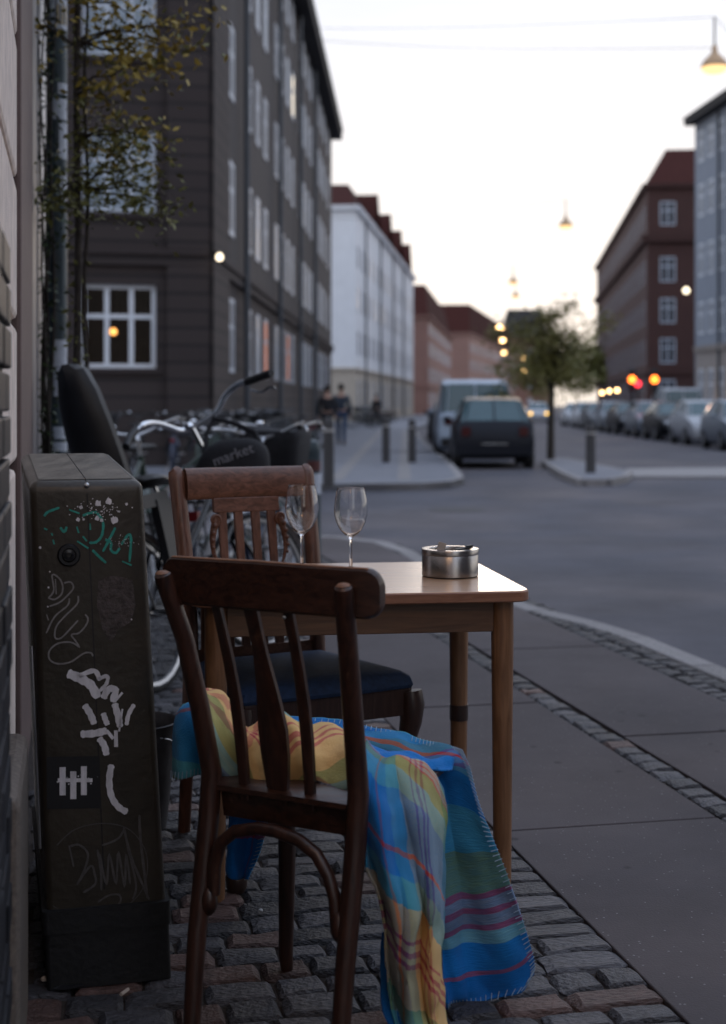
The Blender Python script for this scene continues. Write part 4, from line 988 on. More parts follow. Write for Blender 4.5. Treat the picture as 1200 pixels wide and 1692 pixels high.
def kbar(r0, r1, z0, z1, name, off=0, th=.018):
    mb = MB(); rings = [[KL(r, back_f(z_) - th / 2 + off, z_) for r, z_ in ((r0, z0), (r1, z0), (r1, z1), (r0, z1))], [KL(r, back_f(z_) + th / 2 + off, z_) for r, z_ in ((r0, z0), (r1, z0), (r1, z1), (r0, z1))]]
    return mb.loft(rings).build(name, M_farr, kc, smooth=False, bevel=.003)
kbar(-.104, .104, .905, .948, 'splat_head'); kbar(-.18, .18, .485, .525, 'back_rail')
for sg in (-1, 1):
    sp = []
    for k in range(26):
        a = k * .42; rr = .004 + .013 * k / 26
        sp.append(KL(sg * (.105 - .002 + rr * math.cos(a)), back_f(.88) + .010, .885 + rr * math.sin(a)))
    MB().tube(sp, .0045, 7).build('scroll_volute', M_far, kc)
    cv = [KL(sg * (.100 + .016 * math.sin(t_ * 3.0)), back_f(.88 - t_ * .13) + .008, .885 - t_ * .13) for t_ in [k / 9 for k in range(10)]]
    MB().tube(cv, [.012 - .0009 * k for k in range(10)], 10).build('carved_bracket', M_far, kc)
    for k in range(5):
        t_ = .12 + k * .16; MB().sphere(KL(sg * (.104 + .014 * math.sin(t_ * 3.0)), back_f(.88 - t_ * .13) + .017, .885 - t_ * .13), .0085 - .0009 * k, 8, 6).build('bead', M_far, kc)
def krail(r0, f0, r1, f1, z0, z1):
    a, b = KL(r0, f0, 0), KL(r1, f1, 0); d = (b - a).normalized(); q = Vector((-d.y, d.x, 0)) * .011; mb = MB()
    mb.loft([[a + q + Vector((0, 0, z0)), a - q + Vector((0, 0, z0)), a - q + Vector((0, 0, z1)), a + q + Vector((0, 0, z1))], [b + q + Vector((0, 0, z0)), b - q + Vector((0, 0, z0)), b - q + Vector((0, 0, z1)), b + q + Vector((0, 0, z1))]])
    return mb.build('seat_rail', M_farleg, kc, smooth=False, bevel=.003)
krail(-.24, .468, .24, .468, .39, .462); krail(-.202, .02, -.244, .462, .39, .462); krail(.202, .02, .244, .462, .39, .462); krail(-.2, .005, .2, .005, .40, .462)
seatring = lambda i, z_: [KL(x, y, z_) for x, y in [(-.205 + i, .03 + i), (-.1, .02 + i), (.1, .02 + i), (.205 - i, .03 + i), (.235 - i, .25), (.258 - i, .46 - i), (.245 - i, .484 - i), (.1, .492 - i), (-.1, .492 - i), (-.245 + i, .484 - i), (-.258 + i, .46 - i), (-.235 + i, .25)]]
MB().loft([seatring(.004, .463), seatring(0, .472), seatring(.006, .490), seatring(.025, .503), seatring(.06, .509), seatring(.1, .511)]).build('seat_cushion', M_navy, kc)

# ------------------------------------------------------------------ plaid blanket
def plaid():
    m, t, b = nodes('plaid_wool'); L = t.links
    uv = t.nodes.new('ShaderNodeUVMap'); sp = t.nodes.new('ShaderNodeSeparateXYZ'); L.new(uv.outputs[0], sp.inputs[0])
    nz = t.nodes.new('ShaderNodeTexNoise'); nz.inputs['Scale'].default_value = 55; nz.inputs['Detail'].default_value = 4; L.new(uv.outputs[0], nz.inputs['Vector'])
    blue, deep, teal, mint, green, yel, red, pink, grey = (.010, .14, .42), (.007, .10, .34), (.06, .26, .34), (.20, .38, .36), (.16, .22, .075), (.58, .37, .15), (.36, .04, .06), (.55, .16, .18), (.26, .24, .27)
    seq = [(0, deep), (.115, red), (.124, blue), (.165, mint), (.185, red), (.195, grey), (.208, red), (.218, grey), (.231, red), (.241, green), (.30, teal), (.365, blue), (.50, red), (.508, blue), (.56, teal), (.62, yel), (.68, red), (.69, yel), (.705, red), (.715, yel), (.73, red), (.74, yel), (.83, green), (.89, teal), (.94, deep)]
    def ramp(src, off):
        ad = t.nodes.new('ShaderNodeMath'); ad.operation = 'ADD'; ad.inputs[1].default_value = off; L.new(src, ad.inputs[0])
        jt = t.nodes.new('ShaderNodeMath'); jt.operation = 'MULTIPLY_ADD'; jt.inputs[1].default_value = .012; L.new(nz.outputs[0], jt.inputs[0]); L.new(ad.outputs[0], jt.inputs[2])
        fr = t.nodes.new('ShaderNodeMath'); fr.operation = 'FRACT'; L.new(jt.outputs[0], fr.inputs[0])
        r = t.nodes.new('ShaderNodeValToRGB'); r.color_ramp.interpolation = 'CONSTANT'; el = r.color_ramp.elements
        el[0].position = 0; el[0].color = (*seq[0][1], 1); el[1].position = seq[1][0]; el[1].color = (*seq[1][1], 1)
        for p, c in seq[2:]: e = el.new(p); e.color = (*c, 1)
        L.new(fr.outputs[0], r.inputs[0]); return r.outputs[0]
    mx = t.nodes.new('ShaderNodeMixRGB'); mx.inputs[0].default_value = .5
    n1 = t.nodes.new('ShaderNodeTexNoise'); n1.inputs['Scale'].default_value = 240; n1.inputs['Detail'].default_value = 3; L.new(uv.outputs[0], n1.inputs['Vector'])
    mr = t.nodes.new('ShaderNodeMapRange'); mr.inputs[1].default_value = .3; mr.inputs[2].default_value = .7; mr.inputs[3].default_value = .58; mr.inputs[4].default_value = .82; L.new(n1.outputs[0], mr.inputs[0]); L.new(mr.outputs[0], mx.inputs[0])
    L.new(ramp(sp.outputs[0], 0), mx.inputs[1]); L.new(ramp(sp.outputs[1], 0), mx.inputs[2])
    ra, rb = mx.inputs[1].links[0].from_socket, mx.inputs[2].links[0].from_socket
    pr = t.nodes.new('ShaderNodeMixRGB'); pr.blend_type = 'MULTIPLY'; pr.inputs[0].default_value = 1; L.new(ra, pr.inputs[1]); L.new(rb, pr.inputs[2])
    gm_ = t.nodes.new('ShaderNodeGamma'); gm_.inputs[1].default_value = .5; L.new(pr.outputs[0], gm_.inputs[0])
    m2 = t.nodes.new('ShaderNodeMixRGB'); m2.inputs[0].default_value = .4; L.new(mx.outputs[0], m2.inputs[1]); L.new(gm_.outputs[0], m2.inputs[2]); mx = m2
    hs_ = t.nodes.new('ShaderNodeHueSaturation'); hs_.inputs['Saturation'].default_value = 1.0; hs_.inputs['Value'].default_value = 1.28; L.new(mx.outputs[0], hs_.inputs['Color'])
    L.new(hs_.outputs[0], b.inputs['Base Color']); b.inputs['Roughness'].default_value = .95; b.inputs['Sheen Weight'].default_value = .12; b.inputs['Sheen Roughness'].default_value = .5; b.inputs['Specular IOR Level'].default_value = .1
    n2 = t.nodes.new('ShaderNodeTexNoise'); n2.inputs['Scale'].default_value = 420; n2.inputs['Detail'].default_value = 6; L.new(uv.outputs[0], n2.inputs['Vector'])
    bp = t.nodes.new('ShaderNodeBump'); bp.inputs['Strength'].default_value = .6; bp.inputs['Distance'].default_value = .004; L.new(n2.outputs[0], bp.inputs['Height']); L.new(bp.outputs[0], b.inputs['Normal'])
    return m
M_plaid = plaid()
def cr1(p0, p1, p2, p3, t): return .5 * ((2 * p1) + (p2 - p0) * t + (2 * p0 - 5 * p1 + 4 * p2 - p3) * t * t + (3 * p1 - p0 - 3 * p2 + p3) * t ** 3)
def spl(pts, t):
    n = len(pts) - 1; x = min(max(t * n, 0), n - 1e-6); i = int(x); f = x - i
    return cr1(pts[max(i - 1, 0)], pts[i], pts[i + 1], pts[min(i + 2, n)], f)
BL_V, BL_F, BL_UV = [], [], []
def patch(ctrl, uvc, nu, nv, fold=None):
    """ctrl: rows of (px,py,D); uvc: four corner UVs (u along columns)"""
    rows = [[P(*c) for c in r] for r in ctrl]; n0 = len(BL_V); grid = []
    for j in range(nv + 1):
        v = j / nv
        for i in range(nu + 1):
            u = i / nu
            p = spl([spl(r, u) for r in rows], v)
            if fold: p = p + fold(u, v)
            BL_V.append(p)
            if callable(uvc): BL_UV.append(Vector(uvc(u, v))); continue
            a = Vector(uvc[0]).lerp(Vector(uvc[1]), u); b = Vector(uvc[2]).lerp(Vector(uvc[3]), u); BL_UV.append(a.lerp(b, v))
    for j in range(nv):
        for i in range(nu):
            k = n0 + j * (nu + 1) + i; BL_F.append((k, k + 1, k + nu + 2, k + nu + 1))
    return lambda u, v: (lambda q: q + (fold(u, v) if fold else Vector()))(spl([spl(r, u) for r in rows], v))
ck = Vector((0, -1, 0))
# rear flap: top of the seat front edge and the hanging panel at the right
fR = patch([[(470, 1186, 3.06), (560, 1190, 3.02), (640, 1206, 2.98), (705, 1224, 2.94), (745, 1234, 2.90), (764, 1241, 2.87)],
            [(480, 1215, 2.98), (560, 1222, 2.95), (640, 1240, 2.91), (705, 1255, 2.88), (752, 1254, 2.87), (776, 1268, 2.86)],
            [(600, 1290, 2.90), (640, 1300, 2.88), (690, 1300, 2.87), (735, 1290, 2.865), (768, 1300, 2.86), (791, 1325, 2.85)],
            [(670, 1390, 2.88), (690, 1390, 2.87), (722, 1380, 2.86), (755, 1376, 2.87), (788, 1376, 2.86), (812, 1380, 2.85)],
            [(700, 1480, 2.87), (716, 1478, 2.86), (742, 1474, 2.85), (778, 1468, 2.87), (814, 1460, 2.86), (840, 1450, 2.85)],
            [(722, 1570, 2.85), (732, 1570, 2.85), (756, 1566, 2.85), (794, 1557, 2.87), (838, 1546, 2.86), (868, 1534, 2.85)],
            [(735, 1640, 2.84), (745, 1642, 2.84), (770, 1640, 2.84), (808, 1630, 2.86), (860, 1615, 2.86), (884, 1596, 2.85)],
            [(736, 1662, 2.84), (748, 1664, 2.84), (772, 1660, 2.84), (808, 1650, 2.86), (856, 1632, 2.86), (874, 1618, 2.85)]],
           (lambda u, v: ((.128 + .03 * u) + max(0, 1 - v * 4.5) ** .8 * (.37 - .325 * u), .56 * (1 - v) + .004 * u)), 60, 80,
           lambda u, v: ck * ((abs(math.sin(u * 4.6 + v * 1.4)) * 2 - 1) * .013 * min(1, v * 2) + .006 * math.sin(u * 17 - v * 6) * v + .004 * math.sin(v * 23 + u * 5)))
# front bunch hanging over the right side of the seat
fB = patch([[(604, 1222, 2.86), (640, 1262, 2.86), (662, 1262, 2.86), (690, 1268, 2.86), (716, 1290, 2.86)],
            [(603, 1236, 2.72), (634, 1252, 2.74), (662, 1250, 2.74), (700, 1262, 2.78), (728, 1300, 2.80)],
            [(594, 1274, 2.63), (622, 1284, 2.63), (655, 1272, 2.67), (704, 1288, 2.72), (735, 1330, 2.77)],
            [(598, 1340, 2.60), (628, 1352, 2.585), (668, 1345, 2.62), (708, 1350, 2.66), (736, 1385, 2.76)],
            [(606, 1420, 2.60), (636, 1430, 2.575), (680, 1425, 2.60), (712, 1425, 2.64), (736, 1450, 2.75)],
            [(632, 1505, 2.61), (655, 1515, 2.585), (690, 1505, 2.595), (714, 1500, 2.63), (733, 1525, 2.73)],
            [(638, 1590, 2.63), (656, 1600, 2.60), (686, 1592, 2.60), (712, 1590, 2.63), (731, 1605, 2.71)],
            [(648, 1668, 2.66), (664, 1672, 2.63), (690, 1668, 2.62), (714, 1666, 2.64), (736, 1680, 2.70)],
            [(660, 1712, 2.62), (676, 1716, 2.60), (698, 1712, 2.60), (720, 1708, 2.62), (742, 1716, 2.64)]],
           (lambda u, v: (.39 + .50 * u - .05 * v, .20 + .80 * v - .22 * u * (1 - .4 * v))), 70, 90,
           lambda u, v: ck * (((abs(math.sin(u * 6.6 - v * 1.5 + .35)) ** .8 * 2 - 1.1) * .026 * (.25 + .75 * min(1, v * 2.2)) + (abs(math.sin(u * 11 + v * 4.2)) * 2 - 1) * .008 + .006 * math.sin(v * 17 + u * 9)) * min(1, .2 + 1.2 * v) * min(1, (1.02 - u) * 6)))
fC = patch([[(596, 1232, 2.88), (650, 1240, 2.86), (705, 1250, 2.85), (750, 1256, 2.85)], [(598, 1244, 2.80), (650, 1250, 2.80), (705, 1259, 2.81), (748, 1265, 2.83)], [(600, 1258, 2.75), (650, 1261, 2.76), (700, 1268, 2.78), (743, 1276, 2.815)]],
      [(.38, .42), (.46, .42), (.38, .37), (.46, .37)], 24, 12, lambda u, v: Vector((0, 0, 1)) * .004 * math.sin(u * 15 + v * 6))
# dark blue inner leaf under the bunch at the lower left
fD = patch([[(632, 1540, 2.70), (650, 1545, 2.69), (672, 1550, 2.68)], [(628, 1610, 2.69), (660, 1615, 2.67), (690, 1620, 2.66)], [(632, 1668, 2.66), (668, 1676, 2.645), (700, 1684, 2.645)], [(648, 1705, 2.63), (690, 1712, 2.62), (715, 1716, 2.62)]],
      [(.98, .02), (1.1, .02), (.98, .1), (1.1, .1)], 14, 18)
# mound on the seat behind the slats
def lump(u, v): return Vector((0, 0, 1)) * (.020 * math.sin(u * 11 + v * 3) * math.sin(v * 3.1) + .012 * math.sin(u * 19 - v * 6)) + ck * (.012 * math.sin(u * 14 + v * 8))
fS = patch([[(352, 1240, 3.02), (400, 1232, 3.04), (470, 1222, 3.03), (540, 1222, 3.0), (600, 1232, 2.92)],
            [(345, 1156, 2.97), (390, 1182, 2.98), (455, 1196, 2.98), (530, 1204, 2.95), (602, 1208, 2.88)],
            [(338, 1148, 2.88), (385, 1170, 2.88), (440, 1194, 2.88), (520, 1206, 2.84), (604, 1214, 2.78)],
            [(335, 1180, 2.78), (385, 1204, 2.77), (450, 1212, 2.77), (520, 1224, 2.74), (602, 1238, 2.69)],
            [(338, 1236, 2.755), (390, 1258, 2.745), (450, 1262, 2.735), (520, 1268, 2.70), (600, 1280, 2.655)],
            [(345, 1280, 2.765), (395, 1296, 2.75), (440, 1306, 2.73), (520, 1300, 2.70), (598, 1304, 2.65)]],
           (lambda u, v: (.56 + .30 * u + .10 * math.sin(u * 5) * v + (.34 * (1 - u * 3.2) if u < .31 else 0) * v, .60 + .34 * v + .09 * math.sin(u * 8 + .6) - .10 * u)), 80, 50, lump)
fT = patch([[(340, 1145, 3.0), (372, 1155, 3.0), (395, 1185, 3.0)], [(334, 1137, 2.95), (365, 1144, 2.95), (395, 1172, 2.95)], [(336, 1148, 2.90), (362, 1154, 2.90), (396, 1188, 2.90)], [(340, 1170, 2.93), (366, 1178, 2.93), (396, 1204, 2.93)]],
      [(.70, .70), (.82, .84), (.76, .66), (.9, .8)], 20, 14)
# left side drop
fL = patch([[(350, 1172, 2.90), (325, 1160, 2.92), (302, 1164, 2.92)], [(352, 1180, 2.84), (322, 1172, 2.84), (292, 1184, 2.87)], [(352, 1240, 2.80), (320, 1238, 2.80), (287, 1238, 2.85)], [(350, 1280, 2.80), (318, 1284, 2.80), (282, 1286, 2.85)]],
      [(.30, .62), (.36, .60), (.28, .34), (.34, .27)], 20, 24, lambda u, v: ck * .012 * math.sin(u * 9 + 1) * v)
# corner hanging under the seat at the front left
fU = patch([[(385, 1296, 3.02), (415, 1300, 3.03), (450, 1306, 3.04)], [(378, 1350, 3.04), (410, 1352, 3.05), (446, 1346, 3.06)], [(376, 1410, 3.05), (400, 1412, 3.06), (432, 1400, 3.06)], [(380, 1446, 3.05), (398, 1454, 3.05), (412, 1450, 3.05)]],
      [(.98, .62), (1.18, .62), (.98, .36), (1.16, .40)], 16, 24, lambda u, v: ck * .012 * math.sin(u * 8))
me = bpy.data.meshes.new('blanket'); me.from_pydata([tuple(v) for v in BL_V], [], BL_F); me.materials.append(M_plaid)
ul = me.uv_layers.new(name='UVMap')
for lp_ in me.loops: ul.data[lp_.index].uv = BL_UV[lp_.vertex_index]
for p in me.polygons: p.use_smooth = True
bo = CL(.1, .2, .487); me.transform(Matrix.Translation(-bo))
blanket = link_mesh('blanket', me, loc=bo); tag(blanket, 'blue, green and yellow plaid wool blanket draped over the dark chair', 'blanket')
sm_ = blanket.modifiers.new('thick', 'SOLIDIFY'); sm_.thickness = .005; sm_.offset = 0
dx = bpy.data.textures.new('crease', 'CLOUDS'); dx.noise_scale = .085; dx.noise_depth = 2
dm = blanket.modifiers.new('crease', 'DISPLACE'); dm.texture = dx; dm.strength = .022; dm.mid_level = .5; dm.texture_coords = 'LOCAL'
blanket.modifiers.move(1, 0)
M_stitch = mat('pale_stitch_wool', (.30, .42, .55), .9, .2, 60)
stm = MB()
def stitches(fn, path, n, inward):
    for k in range(n):
        t_ = k / max(1, n - 1); u, v = path(t_); a = fn(u, v); b = fn(u + inward[0], v + inward[1]); d = b - a
        if d.length < 1e-4: continue
        off = Vector((0, -.006, .002)); a = a + off; b = a + (d.normalized() * .014)
        stm.tube([a - d.normalized() * .002, b], .0009, 4)
stitches(fR, lambda t: (.06 + .94 * t, 0), 46, (0, .03)); stitches(fR, lambda t: (1, t), 62, (-.04, 0)); stitches(fR, lambda t: (.1 + .9 * t, 1), 22, (0, -.05))
stitches(fL, lambda t: (t, 1), 14, (0, -.1)); stitches(fU, lambda t: (1, t), 26, (-.1, 0)); stitches(fD, lambda t: (.3 + .5 * t, .4 + .6 * t), 16, (-.1, .1))
tag(stm.build('stitching', M_stitch, blanket), kind='stuff')

# ------------------------------------------------------------------ bucket and litter
bc = Vector((-.656, 4.02, 0))
bk = thing('bucket', 'dull dark metal bucket standing between the cabinet and the carved chair', 'bucket', bc)
MB().lathe([(.0001, .004), (.085, .004), (.088, .0), (.092, .03), (.118, .27), (.121, .30), (.124, .305), (.121, .308), (.116, .30), (.113, .26), (.086, .02), (.0001, .018)], bc, 28).build('shell', M_bucket, bk)
MB().tube([bc + Vector((.118 * math.cos(a), .118 * math.sin(a) * .96, .27 - .05 * math.sin(a) * (1 if True else 0) - .03)) for a in [math.pi + k * math.pi / 12 for k in range(13)]], .003, 6).build('handle', M_alu, bk)
def litter(name, px, py, m, mbf, label, cat, rz):
    p = G(px, py, .006); o = mbf().build(name, m); o.location = p; o.rotation_euler = (0, 0, rz); tag(o, label, cat)
litter('cigarette_butt', 206, 1642, M_paper, lambda: MB().tube([(-.014, 0, .004), (.014, 0, .004)], .0038, 8), 'tan cigarette butt on the ground in front of the cabinet', 'litter', 1.2)
litter('paper_scrap', 75, 1622, M_paper, lambda: MB().sphere((0, 0, .006), .010, 8, 5, (1, .7, .6)), 'small pale paper scrap at the left foot of the cabinet', 'litter', .3)
litter('dry_leaf', 113, 1633, M_blk, lambda: MB().loft([[(-.03, 0, 0), (-.03, .002, .002), (-.03, .002, 0)], [(-.01, -.012, .002), (-.01, .012, .006), (-.01, .0, .0)], [(.015, -.010, .004), (.015, .014, .003), (.015, .0, .0)], [(.03, 0, .002), (.03, .003, .004), (.03, .001, 0)]]), 'dark curled leaf lying before the cabinet base', 'leaf', .2)
litter('pebble', 431, 1507, M_whitep, lambda: MB().sphere((0, 0, .004), .006, 7, 5, (1, .8, .7)), 'tiny white pebble on the setts under the chairs', 'pebble', 0)
# ------------------------------------------------------------------ bicycles
def make_bike(name, label, frame_m, bars='swept', seat_child=False, basket=False, mud_m=None, steer=0.0, low=False):
    t = thing(name, label, 'bicycle')
    def wheel(x, nm, M=None):
        w = link_mesh(nm, MB().lathe([(.318, -.012), (.326, -.016), (.338, -.012), (.342, 0), (.338, .012), (.326, .016), (.318, .012)], (0, 0, 0), 32, M=Matrix.Rotation(R(90), 4, 'X')).mesh('tyre', M_rubber), t)
        w.matrix_local = M if M is not None else Matrix.Translation((x, 0, .342))
        link_mesh('rim', MB().lathe([(.302, -.009), (.318, -.012), (.318, .012), (.302, .009), (.302, -.009)], (0, 0, 0), 32, M=Matrix.Rotation(R(90), 4, 'X')).mesh('rim', M_alu if not low else M_blk), w)
        sp = MB()
        for k in range(14 if low else 28):
            a = 6.283 * k / (14 if low else 28); o = .03 * (1 if k % 2 else -1)
            sp.tube([(.02 * math.cos(a + .6 * (1 if k % 4 < 2 else -1)), o, .02 * math.sin(a + .6)), (.304 * math.cos(a), 0, .304 * math.sin(a))], .0013, 4, caps=False)
        sp.tube([(0, -.045, 0), (0, .045, 0)], .016, 8)
        link_mesh('spokes', sp.mesh('spokes', M_alu if not low else M_blk), w); return w
    wheel(-.52, 'rear_wheel')
    hd0, hd1 = Vector((.44, 0, .62)), Vector((.385, 0, .86)); bb = Vector((0, 0, .29)); st_ = Vector((-.17, 0, .80)); ra = Vector((-.52, 0, .342))
    f = MB().tube([bb, hd0 + Vector((0, 0, .02))], .018, 8).tube([bb, st_], .015, 8).tube([bb + (st_ - bb) * .45, hd1], .016, 8)
    for y in (-.055, .055): f.tube([bb + Vector((0, y * .6, 0)), ra + Vector((0, y, 0))], .009, 6).tube([st_ + Vector((0, y * .3, -.06)), ra + Vector((0, y, 0))], .008, 6)
    f.tube([hd0 - Vector((-.012, 0, .05)), hd1 + Vector((-.006, 0, .03))], .021, 10)
    link_mesh('frame', f.mesh('frame', frame_m), t)
    SM = Matrix.Translation(hd0) @ Matrix.Rotation(steer, 4, Vector((-.055, 0, .24)).normalized()) @ Matrix.Translation(-hd0)
    wheel(.56, 'front_wheel', SM @ Matrix.Translation((.56, 0, .342)))
    fk = MB()
    for y in (-.05, .05): fk.tube([hd0 + Vector((.01, y * .8, -.03)), Vector((.50, y, .5)), Vector((.56, y, .342))], [.013, .011, .008], 6)
    fk.box(.43, .47, -.05, .05, .575, .60); link_mesh('fork', fk.mesh('fork', frame_m), t, M=SM)
    b = MB().tube([hd1, hd1 + Vector((-.03, 0, .13)), hd1 + Vector((.03, 0, .16))], .013, 8)
    top = hd1 + Vector((.03, 0, .16))
    for s_ in (-1, 1): b.tube([top, top + Vector((.03, .09 * s_, .02)), top + Vector((.0, .2 * s_, .06)), top + Vector((-.09, .28 * s_, .075)), top + Vector((-.24, .31 * s_, .05))], .0115, 8)
    hb = link_mesh('handlebar', b.mesh('handlebar', (M_chrome if seat_child else M_alu) if not low else M_cable), t, M=SM)
    for s_ in (-1, 1):
        link_mesh('grip', MB().tube([top + Vector((-.12, .287 * s_, .07)), top + Vector((-.27, .313 * s_, .045))], .017, 8).mesh('grip', M_blk), hb)
        link_mesh('brake_lever', MB().tube([top + Vector((-.07, .27 * s_, .07)), top + Vector((-.09, .30 * s_, .035)), top + Vector((-.2, .335 * s_, .02))], .006, 6).mesh('brake_lever', M_chrome), hb)
    link_mesh('bell', MB().sphere(top + Vector((.0, .15, .075)), .026, 10, 6, (1, 1, .7)).mesh('bell', M_chrome), hb)
    sd_ = MB()
    rings = []
    for x, w, h in ((-.36, .05, .02), (-.33, .085, .045), (-.27, .095, .055), (-.2, .07, .05), (-.13, .035, .04), (-.07, .022, .035), (-.05, .01, .02)):
        rings.append([(x, w * math.cos(a), .90 + h * .6 * math.sin(a)) for a in [6.283 * k / 10 for k in range(10)]])
    sd_.loft(rings); link_mesh('saddle', sd_.mesh('saddle', M_leather), t)
    link_mesh('seat_post', MB().tube([st_, st_ + Vector((-.03, 0, .09))], .013, 8).mesh('seat_post', M_chrome), t)
    mm = mud_m or frame_m
    for cx, a0, a1, par in ((-.52, 20, 200, Matrix()), (.56, 5, 150, SM)):
        g = MB(); rings = []
        for k in range(15):
            a = R(a0 + (a1 - a0) * k / 14); c = Vector((cx + .368 * math.cos(a), 0, .342 + .368 * math.sin(a))); o = Vector((math.cos(a), 0, math.sin(a)))
            rings.append([c + Vector((0, -.028, 0)) - o * .012, c, c + Vector((0, .028, 0)) - o * .012])
        g.loft(rings, closed=False); link_mesh('mudguard', g.mesh('mudguard', mm, fix=False), t, M=par)
    cg_ = MB().tube([(-.52, .06, .342), (.03, .06, .33)], .035, 8, sq=(.3, 1)); link_mesh('chain_guard', cg_.mesh('chain_guard', M_blk), t)
    ck_ = MB().tube([(0, -.08, .29), (0, .08, .29)], .012, 8).tube([(0, .08, .29), (.12, .085, .17)], .009, 6).tube([(0, -.08, .29), (-.12, -.085, .41)], .009, 6).box(.08, .16, .09, .18, .16, .18).box(-.16, -.08, -.18, -.09, .40, .42)
    link_mesh('crankset', ck_.mesh('crankset', M_alu), t)
    rk = MB()
    for y in (-.06, .06): rk.tube([(-.24, y, .70), (-.74, y, .72), (-.74, y * .2, .72)], .006, 6).tube([(-.62, y, .715), (-.52, y * 1.1, .342)], .005, 6)
    for x in (-.34, -.46, -.58, -.70): rk.tube([(x, -.06, .71), (x, .06, .71)], .005, 6)
    link_mesh('rear_rack', rk.mesh('rear_rack', M_blk), t)
    link_mesh('rear_light', MB().box(-.80, -.765, -.03, .03, .62, .67).mesh('rear_light', M_redref), t)
    link_mesh('kickstand', MB().tube([(-.02, .05, .27), (-.06, .16, .005)], .009, 6).mesh('kickstand', M_alu), t)
    if seat_child:
        rings = []
        for z_, x0, w in ((.80, -.56, .12), (.84, -.60, .135), (1.0, -.64, .14), (1.15, -.67, .135), (1.30, -.69, .115), (1.40, -.70, .08), (1.43, -.705, .03)):
            w *= .82; rings.append([(x0 + .07, w, z_), (x0 + .03, w * 1.02, z_), (x0, w * .7, z_), (x0 - .02, 0, z_), (x0, -w * .7, z_), (x0 + .03, -w * 1.02, z_), (x0 + .07, -w, z_), (x0 + .045, -w * .7, z_), (x0 + .02, 0, z_), (x0 + .045, w * .7, z_)])
        cs = link_mesh('child_seat', MB().loft(rings).mesh('child_seat', M_blk), t)
        link_mesh('seat_pan', MB().loft([[(-.60, -.13, .76), (-.60, .13, .76), (-.60, .13, .82), (-.60, -.13, .82)], [(-.30, -.12, .78), (-.30, .12, .78), (-.30, .12, .84), (-.30, -.12, .84)]]).mesh('seat_pan', M_blk), cs)
        for s_ in (-1, 1): link_mesh('leg_guard', MB().box(-.42, -.30, .11 * s_ - .02, .11 * s_ + .02, .40, .80).mesh('leg_guard', M_blk, smooth=False), cs)
    if basket:
        k = MB(); rings = []
        for z_, g in ((.80, .13), (.86, .15), (1.02, .18), (1.06, .17), (1.08, .12), (1.085, .03)): rings.append([(.60 + g * 1.0 * x, g * 1.15 * y, z_ + .015 * math.sin(x * 9 + y * 7)) for x, y in rounded_ring(-1, 1, -1, 1, .4, 3)])
        bsk = link_mesh('bag', MB().loft(rings).mesh('bag', M_blkb), t, M=SM)
    return t
M_blkb = mat('black_bag_fabric', (.016, .016, .02), .8, .3, 20, .4, 60)
M_dkblue = mat('dark_blue_paint', (.012, .02, .05), .3, .1, 5); M_whitemud = mat('white_mudguard', (.55, .55, .56), .35, .08, 8); M_green = mat('dark_green_paint', (.02, .04, .03), .3, .1, 5)
def set_bike(t, x, y, heading, lean=0.0, z=0.0):
    t.rotation_euler = (lean, 0, heading); t.location = (x, y, z)
# nearest bike: rear wheel beside the cabinet, swept chrome bars above the carved chair
b1 = make_bike('bicycle', 'black city bicycle with tall child seat, chrome handlebar and white mudguard behind the cabinet', M_blkgloss, seat_child=True, mud_m=M_whitemud, steer=-.35)
set_bike(b1, -.67, 6.40, R(68), -.25)
for o_ in [q for q in b1.children if q.name.startswith('handlebar')]:
    for g_ in list(o_.children): bpy.data.objects.remove(g_)
    bpy.data.objects.remove(o_)
def spline_pts(pts, n=6): return [spl(pts, k / (n * (len(pts) - 1))) for k in range(n * (len(pts) - 1) + 1)]
B1I = (Matrix.Translation(b1.location) @ b1.rotation_euler.to_matrix().to_4x4()).inverted()
hp = [P(x, y, d) for x, y, d in ((226, 712, 6.42), (240, 701, 6.46), (264, 701, 6.6), (300, 712, 6.75), (330, 700, 6.78), (358, 680, 6.74), (372, 655, 6.66), (392, 636, 6.58), (414, 629, 6.5))]
hb1 = link_mesh('handlebar', MB().tube(spline_pts(hp), .0155, 12).mesh('handlebar', M_chrome), b1, M=B1I)
link_mesh('grip', MB().tube(spline_pts([P(408, 631, 6.52), P(425, 625, 6.46), P(449, 616, 6.38)]), .019, 10).mesh('grip', M_blk), hb1)
link_mesh('grip', MB().tube([P(228, 708, 6.44), P(215, 722, 6.36), P(208, 738, 6.3)], .018, 10).mesh('grip', M_blk), hb1)
link_mesh('brake_lever', MB().tube(spline_pts([P(414, 644, 6.5), P(432, 648, 6.45), P(446, 640, 6.42), P(456, 642, 6.4)]), .006, 6).mesh('brake_lever', M_chrome), hb1)
link_mesh('bell', MB().sphere(P(312, 704, 6.7), .028, 10, 6, (1, 1, .7)).mesh('bell', M_chrome), hb1)
link_mesh('stem', MB().tube([P(318, 708, 6.77), P(335, 740, 6.8), P(349, 800, 6.84)], .014, 8).mesh('stem', M_chrome), hb1)
